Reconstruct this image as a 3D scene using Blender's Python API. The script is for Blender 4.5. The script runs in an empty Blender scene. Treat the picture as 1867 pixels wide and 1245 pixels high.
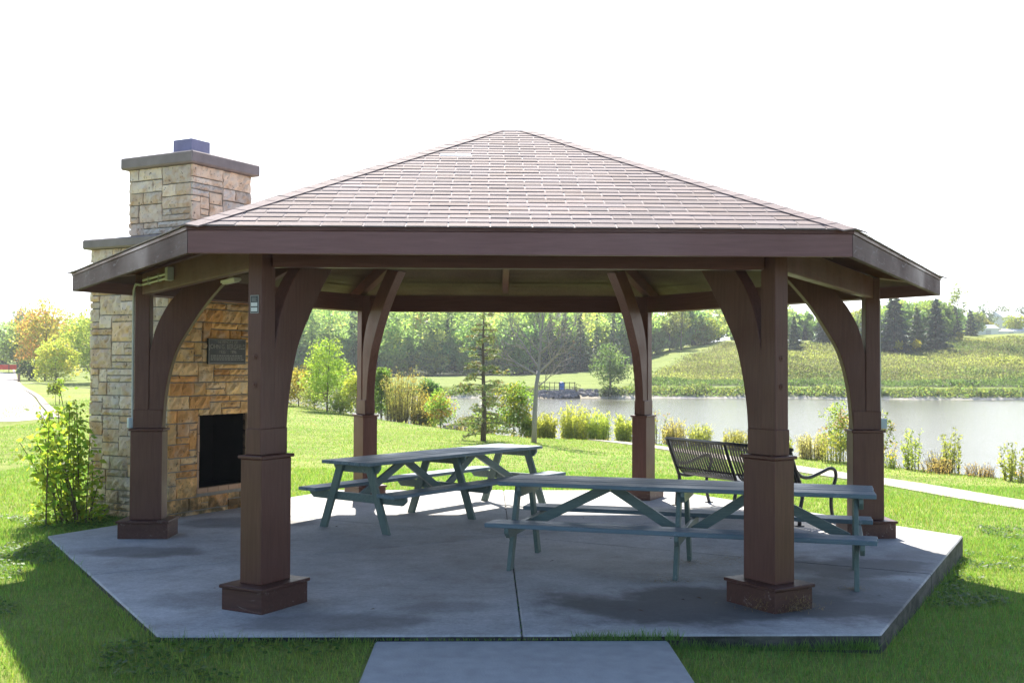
import bpy, bmesh, math, random
import numpy as np
from mathutils import Vector, Matrix

random.seed(4); RNG = np.random.default_rng(11)
sc = bpy.context.scene
COL = sc.collection
R = math.radians
H3 = math.sqrt(3) / 2

EXPO, HAZE, CLOUD = 1.48, 0.0004, (10.5, 10.8, 11.2)

# ------------------------------------------------------------------ camera
HC = 1.88
yaw, pitch, roll, lens = .0225, .0220, .0034, 1968.1 / 1867 * 36
cy_, sy_ = math.cos(yaw), math.sin(yaw)
fw = Vector((sy_ * math.cos(pitch), cy_ * math.cos(pitch), math.sin(pitch)))
rt = Vector((cy_, -sy_, 0)); up = rt.cross(fw)
r2 = rt * math.cos(roll) + up * math.sin(roll); u2 = up * math.cos(roll) - rt * math.sin(roll)
cam = bpy.data.cameras.new('camera'); cam.lens = lens; cam.sensor_width = 36
cam.clip_end = 3000; cam.clip_start = .05
co = bpy.data.objects.new('camera', cam); COL.objects.link(co)
co.matrix_world = Matrix(((r2.x, u2.x, -fw.x, -.2482), (r2.y, u2.y, -fw.y, -11.9472), (r2.z, u2.z, -fw.z, HC), (0, 0, 0, 1)))
sc.camera = co

# ------------------------------------------------------------------ materials
def newmat(name):
    m = bpy.data.materials.new(name); m.use_nodes = True
    nt = m.node_tree; nt.nodes.clear()
    out = nt.nodes.new('ShaderNodeOutputMaterial')
    return m, nt, out
class G:
    def __init__(s, nt): s.nt = nt
    def n(s, t, **k):
        nd = s.nt.nodes.new('ShaderNode' + t)
        for a, v in k.items():
            if a.startswith('i_'): nd.inputs[a[2:].replace('_', ' ')].default_value = v
            else: setattr(nd, a, v)
        return nd
    def l(s, a, b): s.nt.links.new(a, b)
    def coords(s, kind='Object'):
        return s.n('TexCoord').outputs[kind]
    def mapping(s, vec, scale=(1, 1, 1), loc=(0, 0, 0)):
        m = s.n('Mapping'); s.l(vec, m.inputs['Vector']); m.inputs['Scale'].default_value = scale; m.inputs['Location'].default_value = loc
        return m.outputs['Vector']
    def noise(s, vec, scale, detail=4, rough=.55, dist=0):
        t = s.n('TexNoise'); s.l(vec, t.inputs['Vector']); t.inputs['Scale'].default_value = scale
        t.inputs['Detail'].default_value = detail; t.inputs['Roughness'].default_value = rough; t.inputs['Distortion'].default_value = dist
        return t.outputs['Fac']
    def voro(s, vec, scale):
        t = s.n('TexVoronoi'); s.l(vec, t.inputs['Vector']); t.inputs['Scale'].default_value = scale
        return t.outputs['Distance']
    def ramp(s, fac, stops):
        r = s.n('ValToRGB'); s.l(fac, r.inputs['Fac']); e = r.color_ramp.elements
        while len(e) < len(stops): e.new(.5)
        for q, (p, c) in zip(e, stops):
            q.position = p; q.color = (*c, 1) if len(c) == 3 else c
        return r.outputs['Color']
    def mix(s, fac, a, b, mode='MIX'):
        m = s.n('Mix', data_type='RGBA', blend_type=mode)
        for k, v in ((0, fac), (6, a), (7, b)):
            if isinstance(v, (int, float)): m.inputs[k].default_value = v
            elif isinstance(v, tuple): m.inputs[k].default_value = (*v, 1) if len(v) == 3 else v
            else: s.l(v, m.inputs[k])
        return m.outputs[2]
    def math(s, op, a, b=None, c=None, clamp=False):
        m = s.n('Math', operation=op, use_clamp=clamp)
        for k, v in enumerate((a, b, c)):
            if v is None: continue
            if isinstance(v, (int, float)): m.inputs[k].default_value = v
            else: s.l(v, m.inputs[k])
        return m.outputs[0]
    def bump(s, h, strength=.4, dist=.01):
        b = s.n('Bump'); s.l(h, b.inputs['Height']); b.inputs['Strength'].default_value = strength; b.inputs['Distance'].default_value = dist
        return b.outputs['Normal']
    def pbsdf(s, col, rough=.6, spec=.4, normal=None, metal=0):
        p = s.n('BsdfPrincipled')
        for k, v in (('Base Color', col), ('Roughness', rough), ('Specular IOR Level', spec), ('Metallic', metal)):
            if isinstance(v, (int, float)): p.inputs[k].default_value = v
            elif isinstance(v, tuple): p.inputs[k].default_value = (*v, 1)
            else: s.l(v, p.inputs[k])
        if normal is not None: s.l(normal, p.inputs['Normal'])
        return p.outputs['BSDF']
def smooth01(g, v, a, b):
    m = g.n('MapRange', interpolation_type='SMOOTHSTEP'); g.l(v, m.inputs[0]); m.inputs[1].default_value = a; m.inputs[2].default_value = b
    return m.outputs[0]

def m_wood(name, a, b, axis, rough=.45, peel=0.0, peelcol=(.33, .29, .27), spec=.28):
    m, nt, out = newmat(name); g = G(nt); c = g.coords()
    st = [14, 14, 14]; st[axis] = .9
    gr = g.noise(g.mapping(c, st), 3.2, 6, .6, .6)
    big = g.noise(c, 1.3, 4)
    col = g.mix(g.ramp(gr, [(.3, (0, 0, 0)), (.72, (1, 1, 1))]), a, b)
    col = g.mix(g.math('MULTIPLY', big, .35), col, tuple(x * .55 for x in a))
    if peel > 0:
        st2 = [3.5, 3.5, 3.5]; st2[axis] = .8
        pn = g.noise(g.mapping(c, st2, (3, 7, 1)), 4.5, 8, .72, 1.2)
        pf = g.ramp(pn, [(.62 - peel * .2, (0, 0, 0)), (.70 - peel * .2, (1, 1, 1))])
        col = g.mix(g.math('MULTIPLY', pf, .75), col, peelcol)
    kn = g.noise(c, 55, 3)
    sp = g.ramp(kn, [(.74, (0, 0, 0)), (.77, (1, 1, 1))])
    col = g.mix(g.math('MULTIPLY', sp, .35), col, (.3, .22, .19))
    rr = g.ramp(big, [(.3, (rough - .12,) * 3), (.7, (rough + .14,) * 3)])
    s = g.pbsdf(col, rr, spec, g.bump(gr, .25, .004)); g.l(s, out.inputs[0]); return m
M = {}
STA, STB = (.086, .034, .025), (.140, .057, .043)
M['stain_v'] = m_wood('brown stained timber upright', STA, STB, 2)
M['stain_h'] = m_wood('brown stained timber level', STA, STB, 1)
M['stain_r'] = m_wood('brown stained timber radial', STA, STB, 0)
M['stain_base'] = m_wood('chipped brown plinth boards', tuple(x * .7 for x in STA), tuple(x * .75 for x in STB), 1, .45, .13, (.34, .27, .24))
M['fascia'] = m_wood('brown fascia board', (.185, .090, .084), (.250, .128, .120), 1, .42)
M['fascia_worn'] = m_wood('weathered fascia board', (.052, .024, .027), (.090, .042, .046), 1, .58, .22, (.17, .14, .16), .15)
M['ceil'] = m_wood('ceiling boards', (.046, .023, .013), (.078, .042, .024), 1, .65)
M['paint'] = m_wood('blue green painted boards', (.105, .155, .142), (.170, .225, .208), 0, .42, .14, (.26, .28, .26))
M['paint_top'] = m_wood('worn blue green table boards', (.115, .175, .215), (.185, .250, .290), 0, .46, .20, (.36, .40, .44), .22)  # worn paint, with the blue of reflected sky put into the base colour
M['paint_leg'] = m_wood('blue green painted legs', (.105, .155, .138), (.165, .220, .196), 2, .45, .10, (.26, .28, .24))

def m_simple(name, col, rough=.5, spec=.4, metal=0, vary=.25, scale=8, bump=0):
    m, nt, out = newmat(name); g = G(nt); c = g.coords()
    n1 = g.noise(c, scale, 5)
    cc = g.mix(n1, tuple(x * (1 - vary) for x in col), tuple(min(1, x * (1 + vary)) for x in col))
    nrm = g.bump(g.noise(c, scale * 8, 4), bump, .01) if bump else None
    g.l(g.pbsdf(cc, rough, spec, nrm, metal), out.inputs[0]); return m
M['black_metal'] = m_simple('black coated steel', (.012, .012, .013), .38, .5)
M['grey_pvc'] = m_simple('grey conduit', (.42, .43, .42), .45)
M['box_grey'] = m_simple('grey electrical box', (.40, .47, .52), .4)
M['beige'] = m_simple('beige lamp housing', (.50, .47, .40), .5)
M['cap'] = m_simple('grey brown concrete coping', (.26, .215, .205), .85, .3, 0, .35, 5, .5)
M['flue'] = m_simple('purple grey painted flue', (.21, .20, .32), .45, .4, 0, .3, 7)
M['mortar'] = m_simple('grey mortar', (.27, .25, .215), .95, .2, 0, .3, 14, .6)
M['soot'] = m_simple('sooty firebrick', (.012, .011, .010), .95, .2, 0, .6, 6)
M['firebrick'] = m_simple('pink firebrick', (.44, .28, .18), .9, .2, 0, .22, 12, .4)
M['bronze'] = m_simple('dark bronze plaque', (.035, .036, .033), .42, .5, .25, .3, 12)
M['letter'] = m_simple('worn brass letters', (.30, .29, .25), .45, .5, .3, .3, 20)
M['plate_dark'] = m_simple('dark notice plate', (.03, .035, .045), .4)
M['plate_white'] = m_simple('white notice label', (.62, .65, .68), .5)
M['plate_edge'] = m_simple('grey plate edge', (.30, .31, .32), .5)
M['soil'] = m_simple('dark joint dirt', (.055, .05, .038), .95)
M['bark'] = m_simple('grey brown bark', (.13, .105, .085), .9, .2, 0, .4, 20, .8)
M['bark_grey'] = m_simple('pale grey dead bark', (.31, .285, .265), .9, .2, 0, .3, 20, .6)
M['stem'] = m_simple('brown stems', (.13, .10, .055), .8, .2, 0, .4, 20)
M['stem_green'] = m_simple('green stems', (.20, .23, .07), .8, .2, 0, .3, 20)
M['asphalt'] = m_simple('pale worn road', (.42, .385, .365), .9, .2, 0, .12, 3, .3)
M['kerb'] = m_simple('tan concrete kerb', (.36, .30, .245), .9, .2, 0, .2, 4, .3)
M['path'] = m_simple('pale concrete path', (.44, .385, .325), .9, .2, 0, .14, 2.5, .3)
M['rock'] = m_simple('grey purple rock', (.25, .225, .225), .9, .2, 0, .45, 2.5, .6)
M['wall_conc'] = m_simple('grey pier concrete', (.20, .195, .20), .9, .2, 0, .3, 2)
M['rail'] = m_simple('dark brown railing', (.035, .028, .024), .7)
M['blue'] = m_simple('blue plastic', (.045, .17, .55), .4)
M['red'] = m_simple('orange red mesh', (.75, .06, .03), .6)
M['white_wall'] = m_simple('white siding', (.72, .74, .76), .6)
M['roof_grey'] = m_simple('pale grey roof', (.45, .47, .50), .6)
M['post_wood'] = m_simple('weathered post', (.22, .15, .09), .85)

def m_attr(name, rough=.9, spec=.2, bumpscale=0, bump=.3, spots=False, fine=0):
    m, nt, out = newmat(name); g = G(nt); c = g.coords()
    at = g.n('Attribute', attribute_name='Col'); col = at.outputs['Color']
    h = None
    if spots:
        n1 = g.noise(c, 7, 5, .6); col = g.mix(g.math('MULTIPLY', g.ramp(n1, [(.46, (0, 0, 0)), (.68, (1, 1, 1))]), .6), col, (.46, .23, .085))
        n0 = g.noise(g.mapping(c, (1, 1, 1), (9, 4, 2)), 4, 5, .6); col = g.mix(g.math('MULTIPLY', g.ramp(n0, [(.5, (0, 0, 0)), (.75, (1, 1, 1))]), .6), col, (.60, .55, .47))
        v = g.noise(g.mapping(c, (1, 1, .8), (5, 3, 8)), 26, 4, .7)
        col = g.mix(g.ramp(v, [(.60, (0, 0, 0)), (.68, (.85, .85, .85))]), col, (.07, .042, .03))
        v2 = g.noise(g.mapping(c, (1, 1, 1), (2, 13, 8)), 9, 5, .7)
        col = g.mix(g.ramp(v2, [(.64, (0, 0, 0)), (.73, (.9, .9, .9))]), col, (.035, .03, .024))
        sz = g.n('SeparateXYZ'); g.l(c, sz.inputs[0])
        low = g.math('SUBTRACT', 1, smooth01(g, sz.outputs[2], -.1, .95))
        moss = g.math('MULTIPLY', low, g.ramp(g.noise(c, 5, 6, .65), [(.44, (0, 0, 0)), (.58, (1, 1, 1))]))
        col = g.mix(g.math('MULTIPLY', moss, .8), col, (.05, .052, .032))
        h = g.noise(c, 22, 7, .72)
    if fine:
        n2 = g.noise(c, fine, 3, .7)
        col = g.mix(.8, col, g.mix(n2, (.52, .5, .5), (1.4, 1.4, 1.4)), 'MULTIPLY'); h = n2
    nrm = g.bump(h, bump, .012) if h is not None else None
    g.l(g.pbsdf(col, rough, spec, nrm), out.inputs[0]); return m
M['stone'] = m_attr('tan limestone', .92, .2, 1, .7, True)
M['shingle'] = m_attr('asphalt shingle granules', .85, .25, 0, .5, False, 160)

def m_leaf(name, trans=.5, rough=.5, tint=(1.25, 1.25, .6), spec=.25, tmul=1.3):
    m, nt, out = newmat(name); g = G(nt)
    col = g.n('Attribute', attribute_name='Col').outputs['Color']
    oi = g.n('ObjectInfo')
    hs = g.n('HueSaturation'); g.l(col, hs.inputs['Color'])
    g.l(g.math('MULTIPLY_ADD', oi.outputs['Random'], .03, .485), hs.inputs['Hue'])
    g.l(g.math('MULTIPLY_ADD', oi.outputs['Random'], .3, .85), hs.inputs['Value'])
    col = hs.outputs['Color']
    p = g.pbsdf(col, rough, spec)
    t = g.n('BsdfTranslucent'); g.l(g.mix(1.0, col, tuple(x * tmul for x in tint), 'MULTIPLY'), t.inputs['Color'])
    mx = g.n('MixShader'); mx.inputs[0].default_value = trans; g.l(p, mx.inputs[1]); g.l(t.outputs[0], mx.inputs[2])
    g.l(mx.outputs[0], out.inputs[0]); return m
M['leaf'] = m_leaf('foliage', .6, tmul=1.5); M['needle'] = m_leaf('needles', .25, .55, (1.1, 1.15, .7))
M['grass'] = m_leaf('grass blades', .45, .5, (1.2, 1.3, .5)); M['dry'] = m_leaf('dry straw', .3, .7, (1.1, 1, .8))

def m_concrete():
    m, nt, out = newmat('stained patio concrete'); g = G(nt); c = g.coords()
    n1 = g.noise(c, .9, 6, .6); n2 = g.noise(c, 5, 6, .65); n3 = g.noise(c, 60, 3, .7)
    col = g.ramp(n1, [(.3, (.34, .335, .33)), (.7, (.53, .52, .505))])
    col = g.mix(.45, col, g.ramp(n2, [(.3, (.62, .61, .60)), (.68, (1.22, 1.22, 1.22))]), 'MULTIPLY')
    n4 = g.noise(c, 26, 6, .75); col = g.mix(.6, col, g.ramp(n4, [(.32, (.66, .65, .64)), (.66, (1.2, 1.2, 1.2))]), 'MULTIPLY')
    br = g.noise(g.mapping(c, (1, 1, 1), (11, 2, 0)), 1.7, 7, .7)
    col = g.mix(g.math('MULTIPLY', g.ramp(br, [(.5, (0, 0, 0)), (.72, (1, 1, 1))]), .55), col, (.20, .165, .13))
    sc2 = g.noise(g.mapping(c, (1, 5, 1), (3, 5, 0)), 6, 6, .75)
    col = g.mix(g.math('MULTIPLY', g.ramp(sc2, [(.6, (0, 0, 0)), (.68, (1, 1, 1))]), .35), col, (.50, .48, .46))
    col = g.mix(.35, col, g.ramp(n3, [(.3, (.7, .7, .7)), (.7, (1.25, 1.25, 1.25))]), 'MULTIPLY')
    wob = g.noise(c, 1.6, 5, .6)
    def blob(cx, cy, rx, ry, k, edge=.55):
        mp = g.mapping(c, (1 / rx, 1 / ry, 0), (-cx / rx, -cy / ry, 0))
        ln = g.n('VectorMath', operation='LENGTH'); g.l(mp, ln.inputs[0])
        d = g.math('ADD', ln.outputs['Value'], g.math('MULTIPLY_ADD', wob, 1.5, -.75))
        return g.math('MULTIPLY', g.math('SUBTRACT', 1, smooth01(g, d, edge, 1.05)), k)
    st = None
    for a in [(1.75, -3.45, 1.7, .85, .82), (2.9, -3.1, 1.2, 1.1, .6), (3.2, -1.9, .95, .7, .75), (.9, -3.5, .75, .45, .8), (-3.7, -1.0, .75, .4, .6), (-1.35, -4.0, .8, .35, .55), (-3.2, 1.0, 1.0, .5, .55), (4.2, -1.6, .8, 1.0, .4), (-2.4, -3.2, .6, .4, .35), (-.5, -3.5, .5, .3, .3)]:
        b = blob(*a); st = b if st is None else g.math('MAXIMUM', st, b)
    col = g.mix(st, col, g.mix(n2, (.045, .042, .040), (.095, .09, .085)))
    sp = g.ramp(g.noise(g.mapping(c, (1, 1, 1), (4, 8, 0)), 22, 4, .7), [(.68, (0, 0, 0)), (.72, (1, 1, 1))])
    col = g.mix(g.math('MULTIPLY', sp, .5), col, (.10, .09, .08))
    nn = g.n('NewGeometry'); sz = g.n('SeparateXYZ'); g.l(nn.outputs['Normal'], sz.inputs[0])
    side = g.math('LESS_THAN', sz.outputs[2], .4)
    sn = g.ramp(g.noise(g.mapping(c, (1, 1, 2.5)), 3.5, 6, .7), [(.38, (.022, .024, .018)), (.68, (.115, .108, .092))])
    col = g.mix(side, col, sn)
    g.l(g.pbsdf(col, g.ramp(n2, [(.3, (.7,) * 3), (.7, (.9,) * 3)]), .3, g.bump(g.math('ADD', n2, g.math('MULTIPLY', n3, .4)), .35, .008)), out.inputs[0]); return m
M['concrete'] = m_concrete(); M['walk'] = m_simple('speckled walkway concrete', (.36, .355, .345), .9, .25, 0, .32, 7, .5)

def m_ground():
    m, nt, out = newmat('turf and meadow'); g = G(nt); c = g.coords()
    col = g.n('Attribute', attribute_name='Col').outputs['Color']
    n1 = g.noise(c, .35, 6, .62); n2 = g.noise(c, 3.2, 5, .65); n3 = g.noise(c, 26, 3, .7)
    rot = g.n('Mapping'); g.l(c, rot.inputs['Vector']); rot.inputs['Rotation'].default_value = (0, 0, R(38)); rot.inputs['Scale'].default_value = (.12, 1.6, 1)
    st = g.noise(rot.outputs['Vector'], 1.0, 5, .65)
    col = g.mix(.85, col, g.ramp(n1, [(.28, (.68, .72, .6)), (.7, (1.22, 1.16, 1.2))]), 'MULTIPLY')
    col = g.mix(.8, col, g.ramp(st, [(.3, (.76, .80, .74)), (.68, (1.20, 1.15, 1.25))]), 'MULTIPLY')
    col = g.mix(.7, col, g.ramp(n2, [(.3, (.66, .68, .6)), (.7, (1.28, 1.25, 1.3))]), 'MULTIPLY')
    col = g.mix(.6, col, g.ramp(n3, [(.3, (.55, .58, .5)), (.7, (1.35, 1.35, 1.4))]), 'MULTIPLY')
    g.l(g.pbsdf(col, .95, .1, g.bump(g.math('ADD', n3, n2), .5, .05)), out.inputs[0]); return m
M['ground'] = m_ground()

def m_water():
    m, nt, out = newmat('murky lake water'); g = G(nt); c = g.coords()
    w1 = g.noise(g.mapping(c, (.7, 1.5, 1)), 2.2, 5, .65); w2 = g.noise(g.mapping(c, (.05, .2, 1)), 1.0, 3)
    col = g.mix(w2, (.085, .078, .055), (.11, .10, .07))
    g.l(g.pbsdf(col, .14, .9, g.bump(w1, .55, .06)), out.inputs[0]); return m
M['water'] = m_water()

# ------------------------------------------------------------------ mesh helpers
class MB:
    def __init__(s): s.v = []; s.f = []; s.c = []; s.mi = []; s.cur = (1, 1, 1); s.m = 0
    def add(s, vs, fs):
        b = len(s.v); s.v += [tuple(v) for v in vs]
        for f in fs: s.f.append([b + i for i in f]); s.c.append(s.cur); s.mi.append(s.m)
    def box(s, x0, x1, y0, y1, z0, z1, mat=None):
        v = [Vector((x, y, z)) for z in (z0, z1) for y in (y0, y1) for x in (x0, x1)]
        if mat is not None: v = [mat @ p for p in v]
        s.add(v, [(0, 2, 3, 1), (4, 5, 7, 6), (0, 1, 5, 4), (2, 6, 7, 3), (0, 4, 6, 2), (1, 3, 7, 5)])
    def prism(s, poly, a, b, fn):
        n = len(poly)
        vs = [fn(p, a) for p in poly] + [fn(p, b) for p in poly]
        s.add(vs, [tuple(range(n))[::-1], tuple(range(n, 2 * n))] + [(i, (i + 1) % n, n + (i + 1) % n, n + i) for i in range(n)])
    def bar(s, p, q, w, t, side):
        p, q = Vector(p), Vector(q); d = (q - p).normalized(); sd = Vector(side); sd = (sd - d * sd.dot(d)).normalized(); nn = d.cross(sd)
        vs = [c + sd * (w / 2 * i) + nn * (t / 2 * j) for c in (p, q) for i, j in ((-1, -1), (1, -1), (1, 1), (-1, 1))]
        s.add(vs, [(3, 2, 1, 0), (4, 5, 6, 7), (0, 1, 5, 4), (1, 2, 6, 5), (2, 3, 7, 6), (3, 0, 4, 7)])
    def tube(s, pts, rad, n=8, caps=True):
        pts = [Vector(p) for p in pts]; k = len(pts)
        if not hasattr(rad, '__len__'): rad = [rad] * k
        ref = Vector((0, 0, 1)); d0 = (pts[1] - pts[0]).normalized()
        if abs(d0.dot(ref)) > .9: ref = Vector((1, 0, 0))
        a = d0.cross(ref).normalized(); vs = []
        for i, p in enumerate(pts):
            d = (pts[min(i + 1, k - 1)] - pts[max(i - 1, 0)]).normalized()
            a = (a - d * a.dot(d)).normalized(); b = d.cross(a)
            vs += [p + (a * math.cos(2 * math.pi * j / n) + b * math.sin(2 * math.pi * j / n)) * rad[i] for j in range(n)]
        fs = [(i * n + j, i * n + (j + 1) % n, (i + 1) * n + (j + 1) % n, (i + 1) * n + j) for i in range(k - 1) for j in range(n)]
        if caps: fs += [tuple(range(n))[::-1], tuple(range((k - 1) * n, k * n))]
        s.add(vs, fs)
    def build(s, name, mats, parent=None, loc=(0, 0, 0), rz=0, bevel=0, smooth=False, recalc=True):
        me = bpy.data.meshes.new(name); me.from_pydata(s.v, [], s.f)
        if any(c != (1, 1, 1) for c in s.c):
            at = me.attributes.new('Col', 'FLOAT_COLOR', 'CORNER')
            arr = np.repeat(np.array([(*c, 1) for c in s.c], np.float32), [len(f) for f in s.f], axis=0)
            at.data.foreach_set('color', arr.ravel())
        if isinstance(mats, (list, tuple)):
            for q in mats: me.materials.append(q)
            me.polygons.foreach_set('material_index', s.mi)
        else: me.materials.append(mats)
        if bevel or recalc:
            bm = bmesh.new(); bm.from_mesh(me)
            if recalc: bmesh.ops.recalc_face_normals(bm, faces=bm.faces)
            if bevel:
                es = [e for e in bm.edges if len(e.link_faces) == 2 and e.calc_face_angle(0) > .5]
                bmesh.ops.bevel(bm, geom=es, offset=bevel, segments=1, affect='EDGES', clamp_overlap=True)
            bm.to_mesh(me); bm.free()
        if smooth: me.polygons.foreach_set('use_smooth', [True] * len(me.polygons))
        return link(name, me, parent, loc, rz)
def link(name, me, parent=None, loc=(0, 0, 0), rz=0):
    o = bpy.data.objects.new(name, me); COL.objects.link(o); o.location = loc; o.rotation_euler = (0, 0, rz)
    if parent is not None: o.parent = parent
    return o
def tag(o, label=None, cat=None, group=None, kind=None):
    if label: o['label'] = label
    if cat: o['category'] = cat
    if group: o['group'] = group
    if kind: o['kind'] = kind
    return o
def empty(name, loc, rz=0, **k):
    o = bpy.data.objects.new(name, None); COL.objects.link(o); o.location = loc; o.rotation_euler = (0, 0, rz); o.empty_display_size = .2
    return tag(o, **k)
def quads(name, V, col, mat, parent=None, loc=(0, 0, 0), nv=4):
    """V: (N, nv, 3) array of separate faces, col: (N, 3)."""
    V = np.asarray(V, np.float32); N = len(V); me = bpy.data.meshes.new(name)
    me.vertices.add(N * nv); me.vertices.foreach_set('co', V.reshape(-1))
    me.loops.add(N * nv); me.loops.foreach_set('vertex_index', np.arange(N * nv, dtype=np.int32))
    me.polygons.add(N); me.polygons.foreach_set('loop_start', np.arange(0, N * nv, nv, dtype=np.int32))
    me.update(calc_edges=True)
    at = me.attributes.new('Col', 'FLOAT_COLOR', 'POINT')
    c = np.concatenate([np.asarray(col, np.float32), np.ones((N, 1), np.float32)], 1)
    at.data.foreach_set('color', np.repeat(c, nv, axis=0).ravel())
    me.materials.append(mat); me.validate()
    return link(name, me, parent, loc)
def unit(a): return a / np.maximum(np.linalg.norm(a, axis=-1, keepdims=True), 1e-9)
def leaf_quads(P, size, aspect=.5, rng=RNG, axis=None, spread=1.0):
    """rhombic leaves at points P; axis = preferred long direction."""
    N = len(P); a = rng.normal(size=(N, 3))
    if axis is not None: a = unit(a) * spread + axis
    a = unit(a); b = unit(np.cross(a, rng.normal(size=(N, 3))))
    s = (np.asarray(size) * rng.uniform(.65, 1.3, N))[:, None]
    return np.stack([P - a * s * .5, P + b * s * aspect * .5 - a * s * .08, P + a * s * .5, P - b * s * aspect * .5 - a * s * .08], 1)
def vary(base, N, rng=RNG, amt=.25, yel=.3):
    c = np.tile(np.array(base, float), (N, 1)); c *= rng.uniform(1 - amt, 1 + amt, (N, 1))
    c[:, 0] *= 1 + yel * rng.uniform(-.5, 1, N); return c

# ------------------------------------------------------------------ terrain
def sstep(a, b, x):
    t = np.clip((np.asarray(x, float) - a) / (b - a), 0, 1); return t * t * (3 - 2 * t)
def softp(x, k=1.0):
    x = np.asarray(x, float); return np.where(x / k > 30, x, k * np.log1p(np.exp(np.clip(x / k, -30, 30))))
LAKE_Z=-1.4
EDGE=np.array([[-70,150],[-40,85],[-22,60],[-12.5,48],[-7.5,38],[-4,31],[-1.2,25],[0.8,21.5],[3.0,21.8],[5.6,20.2],[8.0,16.3],[9.6,13.2],[11.2,10.4],[14.5,5.5],[20,-1],[34,-14],[60,-34]],float)
def lawn_z(x,y):
    s=softp(x,.8)
    return -.045-.036*(s-.1*softp(s-6,.8))-.017*softp(np.asarray(y,float)-4,1.5)*sstep(-14,0,x)
def edge_dist(x,y):
    x=np.asarray(x,float);y=np.asarray(y,float)
    best=np.full(np.broadcast(x,y).shape,1e9);sg=np.ones_like(best)
    for (ax,ay),(bx,by) in zip(EDGE[:-1],EDGE[1:]):
        dx,dy=bx-ax,by-ay;L=dx*dx+dy*dy
        t=np.clip(((x-ax)*dx+(y-ay)*dy)/L,0,1)
        px,py=ax+t*dx-x,ay+t*dy-y;d=np.hypot(px,py)
        s=np.where(dx*(y-ay)-dy*(x-ax)>0,1.,-1.)
        m=d<best-1e-9;best=np.where(m,d,best);sg=np.where(m,s,sg)
    return best*sg
RU=np.array([-.6,-.3,-.1,0,.05,.1,.15,.2,.27,.47,.7]);RE=np.array([-.004,-.006,-.008,-.006,-.003,.004,.017,.0235,.0235,.031,.034])
def far_z(x,y):
    x=np.asarray(x,float);y=np.asarray(y,float)
    sh=95+1.2*np.sin(x*.09)+.8*np.sin(x*.23+1)
    dep=np.maximum(y+12,20);u=(x+.25)/dep-.0225
    e=np.interp(u,RU,RE)
    top=1.88+e*188
    z=-2+1.55*sstep(-1.5,3.5,y-sh)+.2*sstep(3,9,y-sh)
    t=np.clip((y-sh-8)/72,0,1)
    z=z+(top+.25)*(t*.75+.25*t*t*(3-2*t))
    hill=.11*softp(y-172,8)*(1-sstep(.02,.16,u))*sstep(-.5,-.2,u)+.015*softp(y-180,8)
    return z+np.minimum(hill,22)
def ground_z(x,y):
    x=np.asarray(x,float);y=np.asarray(y,float)
    d=edge_dist(x,y);L=lawn_z(x,y)
    near=L+(-2.0-L)*sstep(0,8.5,d)
    left=-.7
    near=np.where(d>0,np.maximum(near,np.minimum(L,-2+(left+2)*sstep(-12,-24,x+.12*(y-60)))),near)
    far=far_z(x,y)
    return np.maximum(near,np.where(y>90,far,-2.0))

def gz(x, y): return float(ground_z(x, y))

def build_ground():
    xs = np.unique(np.concatenate([np.arange(-22, 24, .5), np.arange(-70, 100, 1.5), np.arange(-220, 260, 8), np.arange(-900, 901, 60)]).round(3))
    ys = np.unique(np.concatenate([np.arange(-14, 42, .5), np.arange(42, 90, 1.25), np.arange(90, 112, .5), np.arange(112, 200, 2), np.arange(200, 330, 8), np.arange(340, 1300, 60), np.arange(-200, -14, 15)]).round(3))
    X, Y = np.meshgrid(xs, ys); Z = ground_z(X, Y)
    n, k = X.shape
    d = edge_dist(X, Y)
    V = np.stack([X, Y, Z], -1).reshape(-1, 3)
    idx = np.arange(n * k).reshape(n, k)
    F = np.stack([idx[:-1, :-1], idx[:-1, 1:], idx[1:, 1:], idx[1:, :-1]], -1).reshape(-1, 4)
    me = bpy.data.meshes.new('ground'); me.from_pydata(V.tolist(), [], F.tolist())
    lawn = np.array(LAWN); col = np.tile(lawn, (n, k, 1))
    def put(mask, c): 
        mm = mask[..., None]; np.copyto(col, col * (1 - mm) + np.array(c) * mm)
    put((Y < -9.2) * 1.0, (.065, .066, .068))          # dark unseen ground added behind the viewer to cut lawn bounce
    put(sstep(0, 1.5, d) * (Y < 90), (.105, .125, .045))
    put(sstep(-.2, .35, -1.36 - Z + .25) * (Y < 93), (.12, .10, .065))
    sh = 95 + 1.2 * np.sin(X * .09) + .8 * np.sin(X * .23 + 1); t = Y - sh
    far = (Y > 88)
    put(far * (t < 60) * 1.0, MOWN)
    put(far * sstep(-.2, .1, t) * (1 - sstep(1.1, 1.4, t)), (.58, .53, .45))
    put(far * sstep(1.1, 1.4, t) * (1 - sstep(2.8, 3.6, t)), (.10, .13, .055))
    dep = np.maximum(Y + 12, 20); u = (X + .25) / dep - .0225
    mead = sstep(-.012, .004, u - (.118 + np.clip(t - 8, 0, 70) / 70 * .09)) * sstep(7, 9, t) * (1 - sstep(66, 72, t))
    put(far * mead, (.15, .142, .055))
    put(far * sstep(7, 8.5, t) * (1 - sstep(10.5, 13, t)) * sstep(.1, .13, u), (.07, .09, .04))
    wood = sstep(140, 150, Y) * (1 - sstep(.10, .13, u)) + sstep(174, 180, Y) * sstep(.1, .13, u)
    put(np.clip(wood, 0, 1) * (X > -45) * (1 - sstep(.40, .43, u)), (.05, .06, .028))
    at = me.attributes.new('Col', 'FLOAT_COLOR', 'POINT')
    at.data.foreach_set('color', np.concatenate([col.reshape(-1, 3), np.ones((n * k, 1))], 1).astype(np.float32).ravel())
    me.materials.append(M['ground']); me.polygons.foreach_set('use_smooth', [True] * len(me.polygons))
    return tag(link('ground', me), kind='structure')
LAWN = (.24, .280, .072); MOWN = (.20, .25, .065)
build_ground()
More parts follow.
